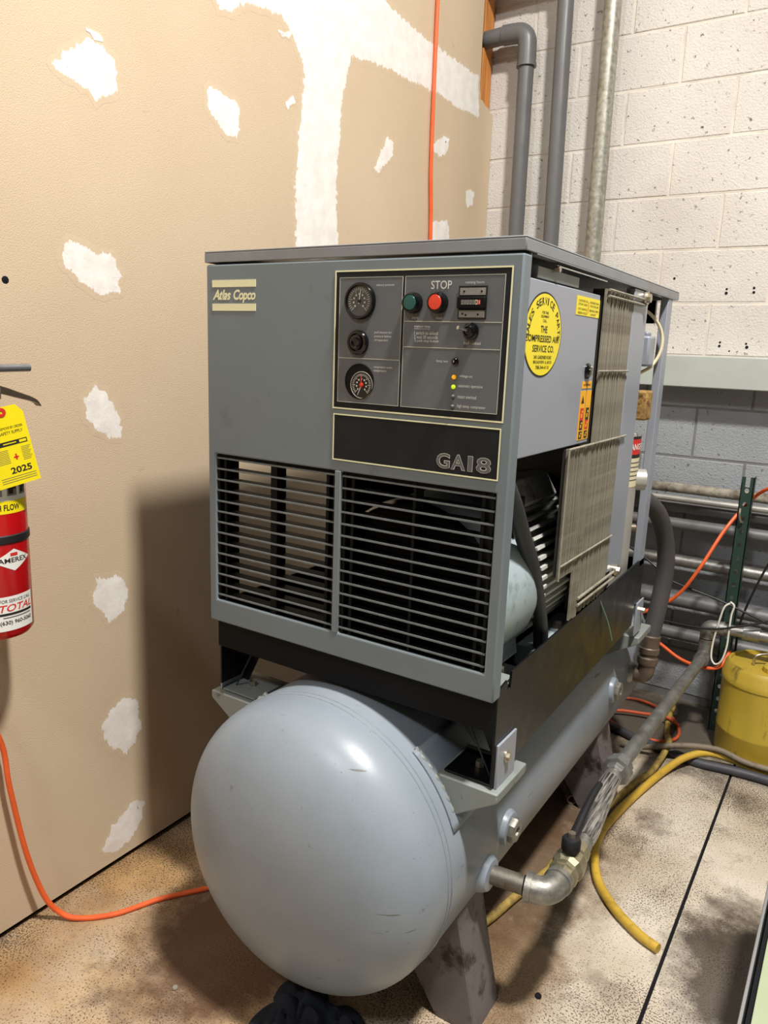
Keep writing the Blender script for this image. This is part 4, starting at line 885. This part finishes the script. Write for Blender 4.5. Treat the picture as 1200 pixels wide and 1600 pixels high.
# ---------------------------------------------------------------- fire extinguisher and tag
def build_ext():
    cx, cy, r = -1.498, .838, .073; z0 = .815
    R = thing('fire_extinguisher', (cx, cy, z0), 'red fire extinguisher strapped to the drywall at the left edge', 'extinguisher')
    MB().lathe((cx, cy, z0), (0, 0, 1), [(.052, 0), (.066, .004), (.073, .014), (.073, .385), (.066, .415), (.045, .44), (.026, .452), (.024, .462), (0, .462)], 56).build('cylinder', 'red', R)
    MB().lathe((cx, cy, z0+.205), (0, 0, 1), [(.0735, 0), (.0755, .002), (.0755, .016), (.0735, .018)], 56).build('strap', 'strap', R)
    MB().box(-1.585, cx-.03, cy-.012, cy+.012, z0+.15, z0+.30).build('wall_bracket', 'strap', R, bevel=.002)
    def wrap(rr): return lambda u, v: (cx+rr*math.cos(u/r), cy+rr*math.sin(u/r), v)
    def lab(u0, u1, za, zb, m, name, rr, pts=None):
        q = MB(); k = 14
        if pts is None: pts = lambda t: (za, zb)
        vs = []; f = wrap(rr)
        for i in range(k+1):
            t = i/k; a, b = pts(t); vs += [f(u0+(u1-u0)*t, a), f(u0+(u1-u0)*t, b)]
        return q.add(vs, [(2*i, 2*i+2, 2*i+3, 2*i+1) for i in range(k)]).build(name, m, R)
    A = .006
    lab(A-.055, A+.052, 1.106, 1.235, 'whitelab', 'instruction_label', r+.0004); lab(A-.055, A+.052, 1.082, 1.108, 'yellow', 'instruction_label', r+.0005)
    text('HIGH FLOW', A-.050, A+.022, 1.0885, 1.101, wrap(r+.0008), 'blackprint', R, bold=.02)
    for u, z in ((.006, 1.135), (.036, 1.135), (-.026, 1.135), (.006, 1.172), (.036, 1.172), (-.026, 1.172)):
        lab(A+u-.012, A+u+.010, z-.017, z+.015, 'meter', 'pictogram', r+.0007); lab(A+u-.009, A+u+.002, z-.013, z+.004, 'blackprint', 'pictogram', r+.0009); lab(A+u-.002, A+u+.008, z-.004, z+.011, 'blackprint', 'pictogram', r+.0009)
    lab(A+.028, A+.042, 1.163, 1.183, 'redprint', 'pictogram', r+.0011)
    lab(A-.043, A+.043, 0, 0, 'whitelab', 'diamond_label', r+.0006, lambda t: (.986-.023*(1-abs(2*t-1)), .986+.023*(1-abs(2*t-1))))
    text('AMEREX', A-.033, A+.033, .981, .991, wrap(r+.0010), 'blackprint', R, bold=.014)
    lab(A-.008, A+.008, .9945, 1.001, 'redprint', 'diamond_label', r+.0010)
    lab(A-.045, A+.043, .838, .911, 'whitelab', 'service_label', r+.0006)
    text('FOR SERVICE CALL', A-.035, A+.036, .898, .905, wrap(r+.0010), 'blackprint', R); text('TOTAL', A-.036, A+.040, .879, .894, wrap(r+.0010), 'redprint', R, bold=.014, shear=.25)
    lab(A-.036, A+.038, .871, .876, 'blackprint', 'service_label', r+.0010); lab(A-.030, A+.034, .8655, .8675, 'greyprint', 'service_label', r+.0010); text('(630) 960-5060', A-.036, A+.036, .849, .860, wrap(r+.0010), 'blackprint', R, bold=.015)
    MB().lathe((cx, cy, z0+.455), (0, 0, 1), [(.022, 0), (.022, .03), (.017, .035), (.017, .07), (0, .072)], 20).build('valve', 'zinc', R)
    MB().box(cx-.012, cx+.012, cy-.035, cy+.04, z0+.488, z0+.515).build('valve_head', 'zinc', R, bevel=.004)
    for dy in (-.012, .012): MB().box(cx-.010, cx+.010, cy+dy-.003, cy+dy+.003, z0+.51, z0+.548).build('handle_bracket', 'zinc', R, bevel=.001)
    MB().tube([(cx, cy-.03, z0+.545), (cx, cy+.03, z0+.550), (cx, cy+.11, z0+.552)], .0085, 16).build('carry_handle', 'alu', R)
    q = MB(); P = smooth_path([(cx, cy-.03, z0+.520), (cx, cy+.03, z0+.518), (cx, cy+.08, z0+.502), (cx, cy+.115, z0+.488), (cx, cy+.127, z0+.474)], 5)
    n = len(P); vs = []
    for i, p in enumerate(P):
        t = i/(n-1); h = .018*(1-t)+.003; 
        for s in (-.010, .010): vs += [p+Vector((s, 0, 0)), p+Vector((s, 0, -h))]
    fs = []
    for i in range(n-1):
        a, b = 4*i, 4*i+4; fs += [(a, b, b+1, a+1), (a+2, a+3, b+3, b+2), (a, a+2, b+2, b), (a+1, b+1, b+3, a+3)]
    fs += [(0, 1, 3, 2), (4*n-4, 4*n-2, 4*n-1, 4*n-3)]
    q.add(vs, fs).build('lever', 'steel', R, bevel=.001)
    MB().tube([(cx+.012, cy-.005, z0+.515), (cx+.03, cy-.005, z0+.50), (cx+.05, cy+.005, z0+.475), (cx+.062, cy+.004, z0+.466)], .0016, 6).build('tag_wire', 'zinc', R)
    # tag
    o = Vector((-1.408, .836, 1.283)); th = math.radians(11)
    uu = Vector((.12, .99, 0)).normalized(); vv = Vector((0, 0, 1))
    ud = uu*math.cos(th)-vv*math.sin(th)*.0; 
    u2 = uu*math.cos(th)+vv*math.sin(th); v2 = -uu*math.sin(th)+vv*math.cos(th)
    u2, v2 = uu*math.cos(th)+vv*math.sin(th), vv*math.cos(th)-uu*math.sin(th)
    nrm_ = u2.cross(v2)
    if nrm_.x < 0: nrm_ = -nrm_
    f = lambda d: (lambda a, b: o+u2*a+v2*b+nrm_*d)
    T = thing('inspection_tag', o+v2*-.13, 'yellow 2025 inspection tag hanging on the red extinguisher', 'tag')
    pts = [(-.048, -.002), (-.034, .014), (.022, .014), (.034, -.002), (.036, -.142), (-.050, -.142)]
    vs = [f(0)(*p) for p in pts]+[f(.0006)(*p) for p in pts]; k = len(pts)
    MB().add(vs, [tuple(range(k))[::-1], tuple(range(k, 2*k))]+[(i, (i+1) % k, (i+1) % k+k, i+k) for i in range(k)]).build('card', 'yellow', T, smooth=False)
    text('2025', -.018, .024, -.118, -.105, f(.0009), 'blackprint', T, bold=.025)
    text('DO NOT REMOVE BY ORDER', -.042, .026, -.030, -.025, f(.0009), 'blackprint', T); text('FIRE SAFETY SUPPLY', -.036, .024, -.040, -.034, f(.0009), 'blackprint', T)
    def rect(a0, a1, b0, b1, m, nm, d=.0009):
        MB().add([f(d)(a0, b0), f(d)(a1, b0), f(d)(a1, b1), f(d)(a0, b1)], [(0, 1, 2, 3)]).build(nm, m, T, smooth=False)
    rect(-.045, .028, -.062, -.053, 'blackprint', 'print_bar'); rect(.012, .026, -.060, -.055, 'yellow', 'print_bar', .0011); rect(-.02, .006, -.0585, -.0565, 'yellow', 'print_bar', .0011)
    for i in range(9): rect(-.044+.002*(i % 2), -.014, -.070-i*.0032, -.0692-i*.0032, 'greyprint', 'print_line'); rect(.012, .031-.002*(i % 3), -.070-i*.0032, -.0692-i*.0032, 'greyprint', 'print_line')
    rect(-.006, .004, -.088, -.085, 'redprint', 'emblem'); rect(-.0025, .0008, -.092, -.080, 'redprint', 'emblem')
    for i in range(3): rect(-.040, .030, -.1245-i*.0045, -.1235-i*.0045, 'greyprint', 'print_line')
    MB().lathe(f(.0004)(-.008, .004), nrm_, [(.003, 0), (.009, 0), (.009, .0014), (.003, .0014)], 20, caps=False).build('eyelet', 'redprint', T)
build_ext()

# ---------------------------------------------------------------- navy cloth, bench edge, pebbles
def build_cloth():
    n = 46; vs = []; fs = []
    from mathutils import noise
    for i in range(n):
        for j in range(n):
            a, b = i/(n-1)-.5, j/(n-1)-.5
            x = -.80+a*.27+.02*noise.noise((a*7, b*7, 3)); y = 1.03+b*.24+.03*noise.noise((a*6, b*5, 9))
            e = min(1, 4*(.5-max(abs(a), abs(b)))+.03)
            z = .006+e*(.018+.045*abs(noise.noise((a*5+2, b*6, 1.3)))+.030*abs(noise.noise((a*11, b*9, 5)))+.012*abs(noise.noise((a*26, b*22, 2))))
            vs.append((x, y, z))
    for i in range(n-1):
        for j in range(n-1): q = i*n+j; fs.append((q, q+1, q+n+1, q+n))
    o = MB().add(vs, fs).build('cloth', 'cloth', angle=60); s = o.modifiers.new('thick', 'SOLIDIFY'); s.thickness = .004
    tag(o, 'crumpled navy cloth on the floor under the tank dome', 'cloth')
build_cloth()
def build_bench():
    R = thing('work_bench', (.35, 1.35, 0), 'pale green metal bench with a dark grooved edge at the lower right corner', 'bench')
    z = .45; x0 = -.042
    MB().box(x0+.018, .75, .9, 1.85, z-.004, z).build('top', 'bench', R, bevel=.001)
    MB().box(x0+.010, .75, .9, 1.85, z-.03, z-.012).build('groove', 'dark', R, smooth=False)
    MB().box(x0, x0+.006, .9, 1.85, z-.035, z-.006).build('edge_rail', 'alu', R, bevel=.001)
    MB().box(x0, .75, .9, 1.85, z-.045, z-.034).build('tray', 'dark', R, smooth=False)
    for x in (.02, .70):
        for y in (.95, 1.80): MB().box(x-.02, x+.02, y-.02, y+.02, 0, z-.045).build('leg', 'bench', R, bevel=.002)
build_bench()
for x, y, r, lab in ((-.955, .985, .007, 'small pale pebble on the floor left of the navy cloth'), (-.68, 1.10, .010, 'round tan pebble on the floor right of the navy cloth'), (-1.14, .985, .007, 'dark pebble on the brown stain by the tank'), (-.452, 1.44, .008, 'black flake on the floor below the pipe elbow')):
    q = MB(); q.lathe((x, y, 0), (0, 0, 1), [(r*.6, 0), (r, r*.35), (r*.8, r*.8), (0, r)], 10); tag(q.build('pebble', 'stone' if 'pale' in lab or 'tan' in lab else 'dark'), lab, 'pebble', 'loose pebbles on the floor')
